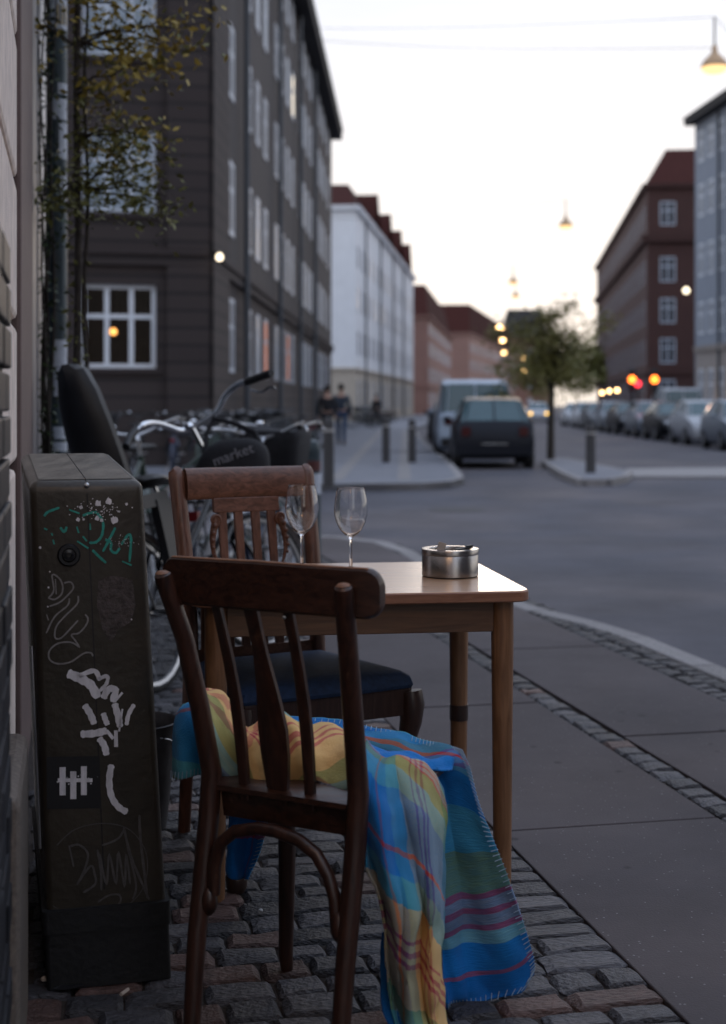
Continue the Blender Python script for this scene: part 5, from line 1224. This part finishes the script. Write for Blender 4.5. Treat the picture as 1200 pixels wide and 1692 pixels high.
# lettering on the bag
def text_obj(s, size, m, parent, M):
    cu_ = bpy.data.curves.new('t', 'FONT'); cu_.body = s; cu_.size = size; cu_.extrude = .0008; cu_.align_x = 'CENTER'
    to = bpy.data.objects.new('t', cu_); COL.objects.link(to); bpy.context.view_layer.update()
    me = bpy.data.meshes.new_from_object(to.evaluated_get(bpy.context.evaluated_depsgraph_get())); bpy.data.objects.remove(to)
    me.materials.clear(); me.materials.append(m); o = link_mesh('lettering', me, parent, M=M); return o
b2 = make_bike('bicycle', 'dark blue bicycle with a black front bag just beyond the child seat bicycle', M_dkblue, basket=True)
set_bike(b2, -.62, 7.9, R(75), -.08)
b3 = make_bike('bicycle', 'dark green bicycle standing farther back among the parked bikes', M_green, steer=.4); set_bike(b3, -.80, 9.3, R(60), .06)
b4 = copy_tree(b3); b4['label'] = 'bicycle standing rearmost in the near group, behind the carved chair'; set_bike(b4, -1.55, 10.6, R(35), .05)
b5 = copy_tree(b3); b5['label'] = 'dark green bicycle nearest the cafe wall in the parked group'; set_bike(b5, -1.45, 8.6, R(80), -.06)
bag_t = thing('shoulder_bag', 'black padded bag with pale lettering hanging behind the carved chair', 'bag', P(385, 770, 6.55))
bc_ = P(385, 770, 6.55); rings = []
for i in range(9):
    a = -math.pi / 2 + math.pi * i / 8; rr = math.cos(a); yy = math.sin(a)
    rings.append([bc_ + Vector((.172 * (rr ** .5 + .02) * (abs(math.cos(q)) ** .7) * (1 if math.cos(q) > 0 else -1), .075 * yy, .128 * (rr ** .5 + .02) * (abs(math.sin(q)) ** .75) * (1 if math.sin(q) > 0 else -1) - .02 * math.cos(q) ** 2 + .05 * math.cos(q) * .6)) for q in [6.283 * k / 24 for k in range(24)]])
bgm = MB().loft(rings).build('body', M_blkb, bag_t)
MB().tube([bc_ + Vector((-.13, 0, .06)), bc_ + Vector((-.13, .05, .15)), bc_ + Vector((-.10, .09, .225)), bc_ + Vector((.0, .06, .2)), bc_ + Vector((.1, .02, .16)), bc_ + Vector((.14, 0, .09))], .012, 6).build('strap', M_blkb, bag_t)
text_obj('market', .069, mat('grey_print', (.30, .30, .33), .7, .1, 30), bag_t, Matrix.Translation(Vector((.015, -.079, .035))) @ Matrix.Rotation(R(90), 4, 'X') @ Matrix.Rotation(R(20), 4, 'Z'))
# rows of bikes further off
lowA = make_bike('bicycle', 'x', M_blkgloss, low=True); lowB = make_bike('bicycle', 'x', M_dkblue, low=True, steer=.3); lowC = make_bike('bicycle', 'x', M_green, low=True, basket=True)
ORD = 'first second third fourth fifth sixth seventh eighth ninth tenth eleventh twelfth thirteenth fourteenth fifteenth'.split()
low = [lowA, lowB, lowC]; used = [False] * 3
def far_bike(i, x, y, hd, label, group):
    k = i % 3; o = low[k] if not used[k] else copy_tree(low[k]); used[k] = True
    set_bike(o, x, y, hd, rnd.uniform(-.06, .06)); o['label'] = label; o['group'] = group
i = 0
for k in range(15):
    Y = 24.6 + k * .95 + rnd.uniform(-.15, .15); X = -2.15 + SD * (Y - 27.6) + rnd.uniform(-.1, .1)
    if Y < 28: X -= .35
    far_bike(i, X, Y, R(rnd.uniform(150, 195)), ORD[k] + ' dark bicycle from the corner in the row along the dark brown block', 'bicycles along the dark brown block'); i += 1
for k in range(6):
    far_bike(i, -5.6 + k * .62, 23.0 + rnd.uniform(-.2, .2), R(rnd.uniform(80, 105)), ORD[k] + ' dark bicycle from the left in the rack before the corner window', 'bicycles before the corner window'); i += 1
for k in range(14):
    Y = 70 + k * 1.9; far_bike(i, -.2 + .06 * (Y - 70) + rnd.uniform(-.3, .3), Y, R(rnd.uniform(160, 200)), 'tiny dark bicycle in the distant row before the white building', 'distant bicycles before the white building'); i += 1

# ------------------------------------------------------------------ cars
def car_paint(name, c, metal=.2): return mat(name, c, .42, .05, 4, metal=metal, coat=.05, spec=.25)
P_dark, P_navy, P_silver, P_white, P_pale, P_grey = car_paint('paint_black', (.007, .008, .011)), car_paint('paint_navy', (.007, .009, .015)), car_paint('paint_silver', (.24, .27, .31), .25), car_paint('paint_white', (.45, .47, .5), 0), car_paint('paint_paleblue', (.42, .50, .60), .1), car_paint('paint_grey', (.12, .13, .145), .4)
M_tail = mat('tail_lamp', (.05, .004, .005), .2, .1, 6); M_plate = mat('number_plate', (.62, .62, .6), .5, .05, 10); M_headl = mat('headlamp_glass', (.5, .52, .55), .12, .1, 5, metal=.5)
HATCH = dict(L=3.9, st=[(0, .36, .55, .58, .70, .62), (.04, .26, .78, .82, .80, .70), (.14, .22, .93, .985, .83, .70), (.52, .20, .96, 1.44, .84, .57), (1.1, .19, .96, 1.49, .845, .60), (1.9, .19, .95, 1.48, .845, .60), (2.35, .19, .94, 1.41, .845, .58), (3.02, .19, .91, .965, .83, .70), (3.55, .20, .84, .87, .80, .66), (3.82, .24, .68, .71, .74, .62), (3.9, .36, .52, .54, .66, .56)], rw=(2, 3), ws=(6, 7), side=(3, 6), wh=(.68, 3.12), r=.30)
SEDAN = dict(L=4.4, st=[(0, .36, .56, .6, .70, .62), (.05, .26, .84, .88, .80, .70), (.2, .22, .95, .99, .84, .70), (.75, .20, .96, 1.0, .86, .70), (1.35, .19, .96, 1.40, .865, .56), (1.8, .19, .96, 1.44, .865, .59), (2.4, .19, .95, 1.43, .865, .59), (2.75, .19, .94, 1.37, .865, .57), (3.4, .19, .91, .96, .85, .72), (4.0, .20, .84, .87, .82, .68), (4.3, .24, .68, .71, .76, .64), (4.4, .36, .52, .54, .68, .58)], rw=(3, 4), ws=(7, 8), side=(4, 7), wh=(.86, 3.5), r=.31)
VAN = dict(L=4.9, st=[(0, .40, .60, .64, .80, .72), (.03, .30, 1.02, 1.10, .90, .80), (.10, .24, 1.08, 1.14, .92, .82), (.26, .22, 1.10, 1.86, .94, .78), (.6, .22, 1.10, 1.95, .945, .79), (2.0, .22, 1.10, 1.97, .945, .79), (3.2, .22, 1.08, 1.95, .945, .78), (3.6, .22, 1.06, 1.86, .94, .74), (4.35, .22, 1.02, 1.08, .92, .76), (4.75, .26, .80, .84, .86, .72), (4.9, .40, .58, .60, .76, .66)], rw=(2, 3), ws=(7, 8), side=(4, 7), wh=(.95, 3.9), r=.33)
def make_car(name, label, spec, paint, lit=None, group=None):
    t = thing(name, label, 'van' if spec is VAN else 'car', group=group); rings = []
    def ring(y, zb, zbelt, zt, wb, wt):
        half = [(0, zb), (wb * .86, zb), (wb * .97, zb + .10), (wb, (zb + zbelt) / 2), (wb * .965, zbelt), (wt, zt - .035), (wt * .86, zt - .006), (0, zt)]
        pts = [(x, y, z_) for x, z_ in half]; pts += [(-x, y, z_) for x, z_ in reversed(half[1:-1])]; return [Vector(p) for p in pts]
    rs = [ring(*s_) for s_ in spec['st']]
    link_mesh('body', MB().loft(rs).mesh('body', paint), t)
    def pane(nm, idx, k0, k1, infl=.006):
        a, b = idx; mb = MB()
        for i in range(a, b):
            for k in range(k0, k1):
                q = [rs[i][k], rs[i][k + 1], rs[i + 1][k + 1], rs[i + 1][k]]; n_ = (q[1] - q[0]).cross(q[3] - q[0]).normalized()
                c = (q[0] + q[1] + q[2] + q[3]) / 4
                if n_.dot(c - Vector((0, spec['L'] / 2, .7))) < 0: n_ = -n_
                mb.quad(*[c + (p - c) * .94 + n_ * infl for p in q])
        link_mesh(nm, mb.mesh(nm, M_carglass, smooth=False), t)
    n = len(rs[0])
    pane('rear_window', spec['rw'], 5, 9, .008); pane('windscreen', spec['ws'], 5, 9, .008)
    for i in range(*spec['side']):
        pane('side_window', (i, i + 1), 4, 5); pane('side_window', (i, i + 1), 9, 10)
    wb = spec['st'][4][4]
    for y in spec['wh']:
        for s_ in (-1, 1):
            r = spec['r']; x = s_ * (wb - .10)
            w = link_mesh('wheel', MB().lathe([(.06, -.10), (r * .66, -.10), (r - .03, -.105), (r, -.08), (r, .08), (r - .03, .105), (r * .66, .10), (.06, .10)], (0, 0, 0), 24, axis='x').mesh('tyre', M_rubber), t, loc=(x, y, r))
            link_mesh('rim', MB().lathe([(.0001, .102 * s_), (r * .2, .108 * s_), (r * .58, .098 * s_), (r * .64, .106 * s_)], (0, 0, 0), 16, axis='x').mesh('rim', M_alu), w)
    L = spec['L']; zb = spec['st'][2][2]; ww = spec['st'][1][4]
    for s_ in (-1, 1):
        link_mesh('tail_light', MB().box(s_ * ww * .74 - .09, s_ * ww * .74 + .09, -.012, .10, zb - .24, zb - .06).mesh('tail_light', M_tail, smooth=False), t)
        link_mesh('headlight', MB().sphere((s_ * .55, L - .14, .66), .12, 10, 8, (1.1, .9, .6)).mesh('headlight', lit or M_headl), t)
        link_mesh('mirror', MB().sphere((s_ * (wb + .07), spec['st'][spec['ws'][0]][0] + .25, spec['st'][5][2] + .06), .09, 8, 6, (1, .6, .7)).mesh('mirror', paint), t)
    link_mesh('number_plate', MB().box(-.26, .26, -.025, .02, .42, .53).mesh('number_plate', M_plate, smooth=False), t)
    link_mesh('rear_bumper', MB().box(-ww * .93, ww * .93, -.05, .12, .30, .52).mesh('rear_bumper', paint if spec is not VAN else M_blk, smooth=True), t)
    return t
def put_car(t, px, Y, heading=0.0, x=None):
    X = (px - 600) / F * Y if x is None else x
    t.location = (X, Y, ROADZ); t.rotation_euler = (0, 0, heading)
hd = -math.atan(SD)
c = make_car('parked_car', 'dark hatchback with pale roof reflection parked nearest on the left side', HATCH, P_navy); put_car(c, 818, 28.6, hd)
c = make_car('parked_van', 'pale blue van parked just ahead of the dark hatchback', VAN, P_pale); put_car(c, 786, 33.9, hd)
for i, (spec, pt, lb) in enumerate(((SEDAN, P_dark, 'dark car parked ahead of the pale blue van'), (HATCH, P_grey, 'grey car second ahead of the van along the left kerb'), (SEDAN, P_dark, 'dark car farthest along the left kerb before the white building'))):
    Y = 40 + i * 5.6; put_car(make_car('parked_car', lb, spec, pt, group='cars parked along the left kerb'), 0, Y, hd, x=2.95 + SD * (Y - 40))
cols = [(HATCH, P_silver, 'silver hatchback nearest in the right hand row, cut by the frame edge'), (HATCH, P_white, 'white hatchback second in the right hand row'), (SEDAN, P_dark, 'black car between the white and the silver one on the right'),
        (HATCH, P_silver, 'silver car fourth in the right hand row'), (SEDAN, P_navy, 'dark blue car fifth in the right hand row'), (HATCH, P_silver, 'silver car sixth in the right hand row'), (SEDAN, P_grey, 'grey car seventh in the right hand row'), (HATCH, P_white, 'white car second to last on the right side'), (SEDAN, P_white, 'white car last on the right side')]
for i, (sp_, pt, lb) in enumerate(cols):
    Y = 39.2 + i * 5.5; put_car(make_car('parked_car', lb, sp_, pt, group='cars parked along the right kerb'), 0, Y + sp_['L'], math.pi - .045, x=11.35 + .045 * (Y - 41.6))
for i, (px, Y, pt, lb) in enumerate(((888, 104, P_white, 'far white car with yellow headlamps left of the tree trunk'), (970, 112, P_silver, 'far silver car with yellow headlamps right of the tree trunk'))):
    c = make_car('oncoming_car', lb, HATCH, pt, lit=M_yell, group='cars with lit headlamps'); put_car(c, px, Y, math.pi - .1)
c = make_car('delivery_van', 'white delivery van standing by the grey blue house', VAN, P_white); put_car(c, 1131, 62, -.04); c.location.z = 0

# ------------------------------------------------------------------ bollards, lamps, wires, signals
def bollard(px, py, h, r, label, z=0.0):
    p = G(px, py, z); t = thing('bollard', label, 'bollard', p, group='granite bollards')
    MB().lathe([(r * 1.06, 0), (r, .06), (r * .97, h * .6), (r * .93, h - .08), (r * .88, h - .03), (r * .6, h), (.0001, h + .01)], p, 16).build('shaft', M_bollard, t)
    MB().lathe([(r * .985, h * .80), (r * 1.0, h * .80), (r * 1.0, h * .84), (r * .97, h * .84)], p, 16).build('band', M_alu, t); return t
bollard(638, 764, .94, .085, 'dark bollard left of the pair on the far pavement'); bollard(681, 764, .90, .085, 'dark bollard right of the pair on the far pavement')
bollard(543, 805, 1.02, .085, 'dark bollard nearer the kerb in front of the walking people'); bollard(976, 781, .86, .09, 'dark bollard on the traffic island right of the small tree')
pb = G(516, 926, 0); t = thing('marker_post', 'grey post with stickers right behind the carved chair', 'post', pb)
MB().lathe([(.075, 0), (.07, .05), (.066, .85), (.07, .87), (.05, .93), (.0001, .95)], pb, 18).build('shaft', M_pole, t)
MB().lathe([(.0665, .70), (.068, .70), (.068, .78), (.0665, .78)], pb, 18).build('red_band', M_dullred, t)
MB().lathe([(.0675, .52), (.0685, .52), (.0685, .68), (.0675, .68)], pb, 18).build('pale_band', M_st_w, t)
M_opal = emit('opal_diffuser', (1, .62, .28), 1.0)
M_shade = mat('lamp_shade', (.55, .36, .2), .5, .1, 5)
lamps = [(1181, 110, 28, 'lit pendant street lamp hanging largest at the top right', 1), (935, 373, 54, 'pendant street lamp hanging small in the bright sky', 1), (848, 467, 79, 'pendant street lamp third from the camera over the street', 1), (852, 490, 92, 'pendant street lamp fourth from the camera over the street', 1),
         (827, 541, 125, 'uppermost of three glowing far street lamps left of the tree', 0), (830, 562, 150, 'middle of three glowing far street lamps left of the tree', 0), (833, 583, 186, 'lowest of three glowing far street lamps left of the tree', 0), (866, 592, 215, 'far street lamp glowing through the tree, upper left', 0), (866, 613, 265, 'far street lamp glowing through the tree, lower left', 0), (886, 607, 290, 'far street lamp glowing in the middle of the tree', 0), (957, 617, 300, 'far street lamp glowing at the right of the tree', 0)]
for i, (px, py, D, lb, near) in enumerate(lamps):
    c = P(px, py, D); t = thing('street_lamp', lb, 'street lamp', c, group='suspended street lamps'); k = 1.0 if near else 1.0
    MB().lathe([(.0001, .42), (.05, .42), (.06, .30), (.10, .24), (.22, .12), (.27, .02), (.27, -.02), (.25, -.02), (.22, .05), (.09, .2), (.0001, .21)], c, 20).build('shade', M_shade, t)
    MB().sphere(c + Vector((0, 0, .0)), .19 if near else .26, 24, 10, (1.2, 1.2, .75)).build('bulb', M_lampw if near else M_lampfar, t)
    if near: MB().lathe([(.262, .0), (.25, -.06), (.18, -.12), (.0001, -.15)], c, 24).build('diffuser', M_opal, t)
    MB().tube([c + Vector((0, 0, .42)), c + Vector((0, 0, 1.0))], .02, 6).build('hanger', M_cable, t)
def wire(a, b, sag, label, r=.0055):
    pts = [a.lerp(b, k / 16) + Vector((0, 0, -sag * math.sin(math.pi * k / 16))) for k in range(17)]
    o = MB().tube(pts, r, 5).build('cable', M_cable, origin=a); o.location = a; tag(o, label, 'cable', 'overhead cables')
w0 = P(1181, 110, 28)
wire(P(468, 62, 43), w0 + Vector((0, 0, .38)), .15, 'lower overhead cable running from the dark block to the pendant lamp'); wire(P(455, 46, 42), w0 + Vector((0, 0, 1.0)), .1, 'upper overhead cable holding the pendant lamp')
wire(w0 + Vector((0, 0, 1.0)), Vector((20.5, 56, 10.5)), .1, 'overhead cable from the pendant lamp to the grey blue house')
wire(P(935, 373, 54) + Vector((0, 0, 1.0)), Vector((-1.6, 66, 10)), .2, 'thin far cable from the dark block to the second lamp', .006)
for px, D, lb in ((1045, 58, 'traffic signal with amber light, left of the two glowing orange'), (1082, 57, 'traffic signal with amber light, right of the two glowing orange')):
    c = P(px, 627, D); base = Vector((c.x, c.y, 0)); t = thing('traffic_signal', lb, 'traffic light', base, group='traffic signals')
    MB().tube([base, base + Vector((0, 0, c.z - .5))], .05, 8).build('post', M_blk, t)
    MB().box(c.x - .14, c.x + .14, c.y + .02, c.y + .2, c.z - .5, c.z + .45).build('housing', M_blk, t, bevel=.02)
    for dz, m in ((.3, M_blk), (0, M_amber), (-.32, M_blk)): MB().sphere(c + Vector((0, .03, dz)), .15 if m is M_amber else .09, 20, 10, (1, .5, 1)).build('lens', m, t)
c = P(1054, 634, 57.5); t = thing('warning_lamp', 'small red warning lamp between the two amber signals', 'lamp', Vector((c.x, c.y, 0)))
MB().tube([Vector((c.x, c.y, 0)), c - Vector((0, 0, .1))], .03, 8).build('post', M_blk, t); MB().sphere(c, .13, 12, 8).build('lens', M_red, t)
for px, py, D, lb in ((995, 649, 106, 'first of three small lamps on the red brick wall'), (1007, 646, 104, 'middle of three small lamps on the red brick wall'), (1020, 645, 102, 'third of three small lamps on the red brick wall'), (1155, 660, 76, 'small lamp by the shop front of the grey blue house'), (1134, 480, 98, 'lit lamp high on the red brick end wall')):
    c = P(px, py, D); t = thing('wall_lamp', lb, 'lamp', c); MB().sphere(c, .13 if py > 600 else .22, 10, 8).build('globe', M_lampfar if py > 600 else M_wall_lamp, t)
    MB().tube([c, c + Vector((0, .5, .35))], .03, 6).build('bracket', M_blk, t)

# ------------------------------------------------------------------ trees down the street
def street_tree(base, h, crown_c, crown_r, n, leaf, label, seed, mleaf):
    rd = random.Random(seed); t = thing('street_tree', label, 'tree', base)
    tk = MB(); th = h * .5
    tk.tube([base, base + Vector((.01, 0, th * .5)), base + Vector((.03, 0, th)), base + Vector((.0, .02, h * .8))], [.09, .075, .06, .02], 9)
    for k in range(12):
        a = rd.uniform(0, 6.28); z_ = rd.uniform(.42, .75) * h; tip = crown_c + Vector((math.cos(a) * crown_r[0] * .85, math.sin(a) * crown_r[1] * .85, rd.uniform(-.5, .8) * crown_r[2]))
        s0 = base + Vector((0, 0, z_)); tk.tube([s0, s0.lerp(tip, .5) + Vector((0, 0, .08)), tip], [.03, .018, .006], 6)
    tk.build('trunk', M_bark, t); pts = []
    clumps = [crown_c + Vector((rd.gauss(0, .5) * crown_r[0], rd.gauss(0, .5) * crown_r[1], rd.gauss(0, .48) * crown_r[2])) for _ in range(34)]
    for i in range(n):
        c_ = rd.choice(clumps); pts.append(c_ + Vector((rd.gauss(0, .17) * crown_r[0], rd.gauss(0, .17) * crown_r[1], rd.gauss(0, .17) * crown_r[2])))
    leaf_cloud(pts, leaf, 'crown', mleaf, t, seed); return t
tb_ = G(910, 759, 0)
street_tree(tb_, 3.3, tb_ + Vector((.02, 0, 2.35)), (1.0, .9, .85), 5200, .10, 'small leafy tree growing on the traffic island', 3, M_leafT)
for i, (px, D, h, cr__, lb) in enumerate(((1000, 150, 8, (3.5, 3.5, 3), 'hazy tree before the far end of the red brick building'), (955, 175, 9, (4, 4, 3.6), 'distant tree at the street end right of the island tree'), (925, 230, 12, (5, 5, 4.5), 'distant tree at the street end behind the island tree'), (885, 262, 11, (5, 5, 4.5), 'distant tree at the far left of the street end'))):
    b_ = P(px, HY, D); b_.z = 0; street_tree(b_, h, b_ + Vector((0, 0, h * .66)), cr__, 1600, .7, lb, 20 + i, M_leafG)

# ------------------------------------------------------------------ people walking on the far pavement
M_skin = mat('skin', (.45, .27, .2), .6, .1, 5); M_coat = mat('dark_coat', (.012, .012, .016), .85, .3, 10); M_jean = mat('blue_jeans', (.03, .055, .11), .85, .3, 10); M_hair = mat('dark_hair', (.02, .014, .01), .7, .3, 20); M_coat2 = mat('slate_jacket', (.035, .05, .075), .8, .2, 10); M_shoe = mat('shoe', (.015, .015, .015), .6)
def skin_mesh(name, verts, edges, radii, m, parent, root=0):
    me = bpy.data.meshes.new(name); me.from_pydata(verts, edges, []); me.materials.append(m); o = link_mesh(name, me, parent)
    sk = o.modifiers.new('skin', 'SKIN'); sk.use_smooth_shade = True
    for i, r in enumerate(radii): me.skin_vertices[0].data[i].radius = (r, r * .85) if not isinstance(r, tuple) else r
    me.skin_vertices[0].data[root].use_root = True
    sb = o.modifiers.new('sub', 'SUBSURF'); sb.levels = 1; sb.render_levels = 2; return o
def person(px, py, h, rz, coat, legs, label, phase):
    p = G(px, py, 0); t = thing('person', label, 'person', p, rz, 'people walking on the far pavement'); k = h / 1.75; s = .16 * phase
    v = [(0, 0, .95), (0, 0, 1.15), (0, .0, 1.38), (0, 0, 1.48), (0, .02, 1.56), (0, .03, 1.68), (.10, 0, .90), (.105, s, .50), (.11, s * 1.3 - .05, .08), (.11, s * 1.3 + .10, .03), (-.10, 0, .90), (-.105, -s * .6, .50), (-.11, -s * 1.6 - .03, .10), (-.11, -s * 1.6 + .10, .03),
         (.18, 0, 1.40), (.24, -s * .5, 1.14), (.23, .06 - s, .90), (.22, .09 - s, .80), (-.18, 0, 1.40), (-.24, s * .5, 1.14), (-.23, .06 + s, .90), (-.22, .09 + s, .80)]
    e = [(0, 1), (1, 2), (2, 3), (3, 4), (4, 5), (0, 6), (6, 7), (7, 8), (8, 9), (0, 10), (10, 11), (11, 12), (12, 13), (2, 14), (14, 15), (15, 16), (16, 17), (2, 18), (18, 19), (19, 20), (20, 21)]
    r = [.12, .115, .125, .055, .07, .085, .085, .06, .04, .035, .085, .06, .04, .035, .06, .045, .035, .03, .06, .045, .035, .03]
    sc = lambda L: [tuple(c * k for c in q) for q in L]
    skin_mesh('body', sc(v), e, [q * k for q in r], M_skin, t)
    sub = lambda ids, ee, ex, m, nm, rt=0: skin_mesh(nm, [tuple(c * k for c in v[i]) for i in ids], [(ids.index(a), ids.index(b)) for a, b in ee], [(r[i] + ex) * k for i in ids], m, t, rt)
    sub([0, 1, 2, 14, 15, 16, 18, 19, 20], [(0, 1), (1, 2), (2, 14), (14, 15), (15, 16), (2, 18), (18, 19), (19, 20)], .03, coat, 'jacket')
    sub([0, 6, 7, 8, 10, 11, 12], [(0, 6), (6, 7), (7, 8), (0, 10), (10, 11), (11, 12)], .02, legs, 'trousers')
    hm = MB().sphere((0, -.005 * k, 1.70 * k), .105 * k, 12, 8, (.9, 1, 1.0)); link_mesh('hair', hm.mesh('hair', M_hair), t)
    for ids in ((8, 9), (12, 13)):
        a, b = Vector(v[ids[0]]) * k, Vector(v[ids[1]]) * k; link_mesh('shoe', MB().tube([a - Vector((0, .03, .03)), a.lerp(b, .5), b + Vector((0, .05, 0))], [.05, .052, .04], 8).mesh('shoe', M_shoe), t)
    return t
person(541, 738, 1.74, .2, M_coat, M_coat, 'person in a black coat walking at the left of the couple', 1)
person(564, 735, 1.80, -.1, M_coat2, M_jean, 'person in a slate jacket and blue jeans walking at the right of the couple', -1)
person(622, 705, 1.75, 2.9, M_coat, M_coat, 'distant person in dark clothes walking before the white building', 1)
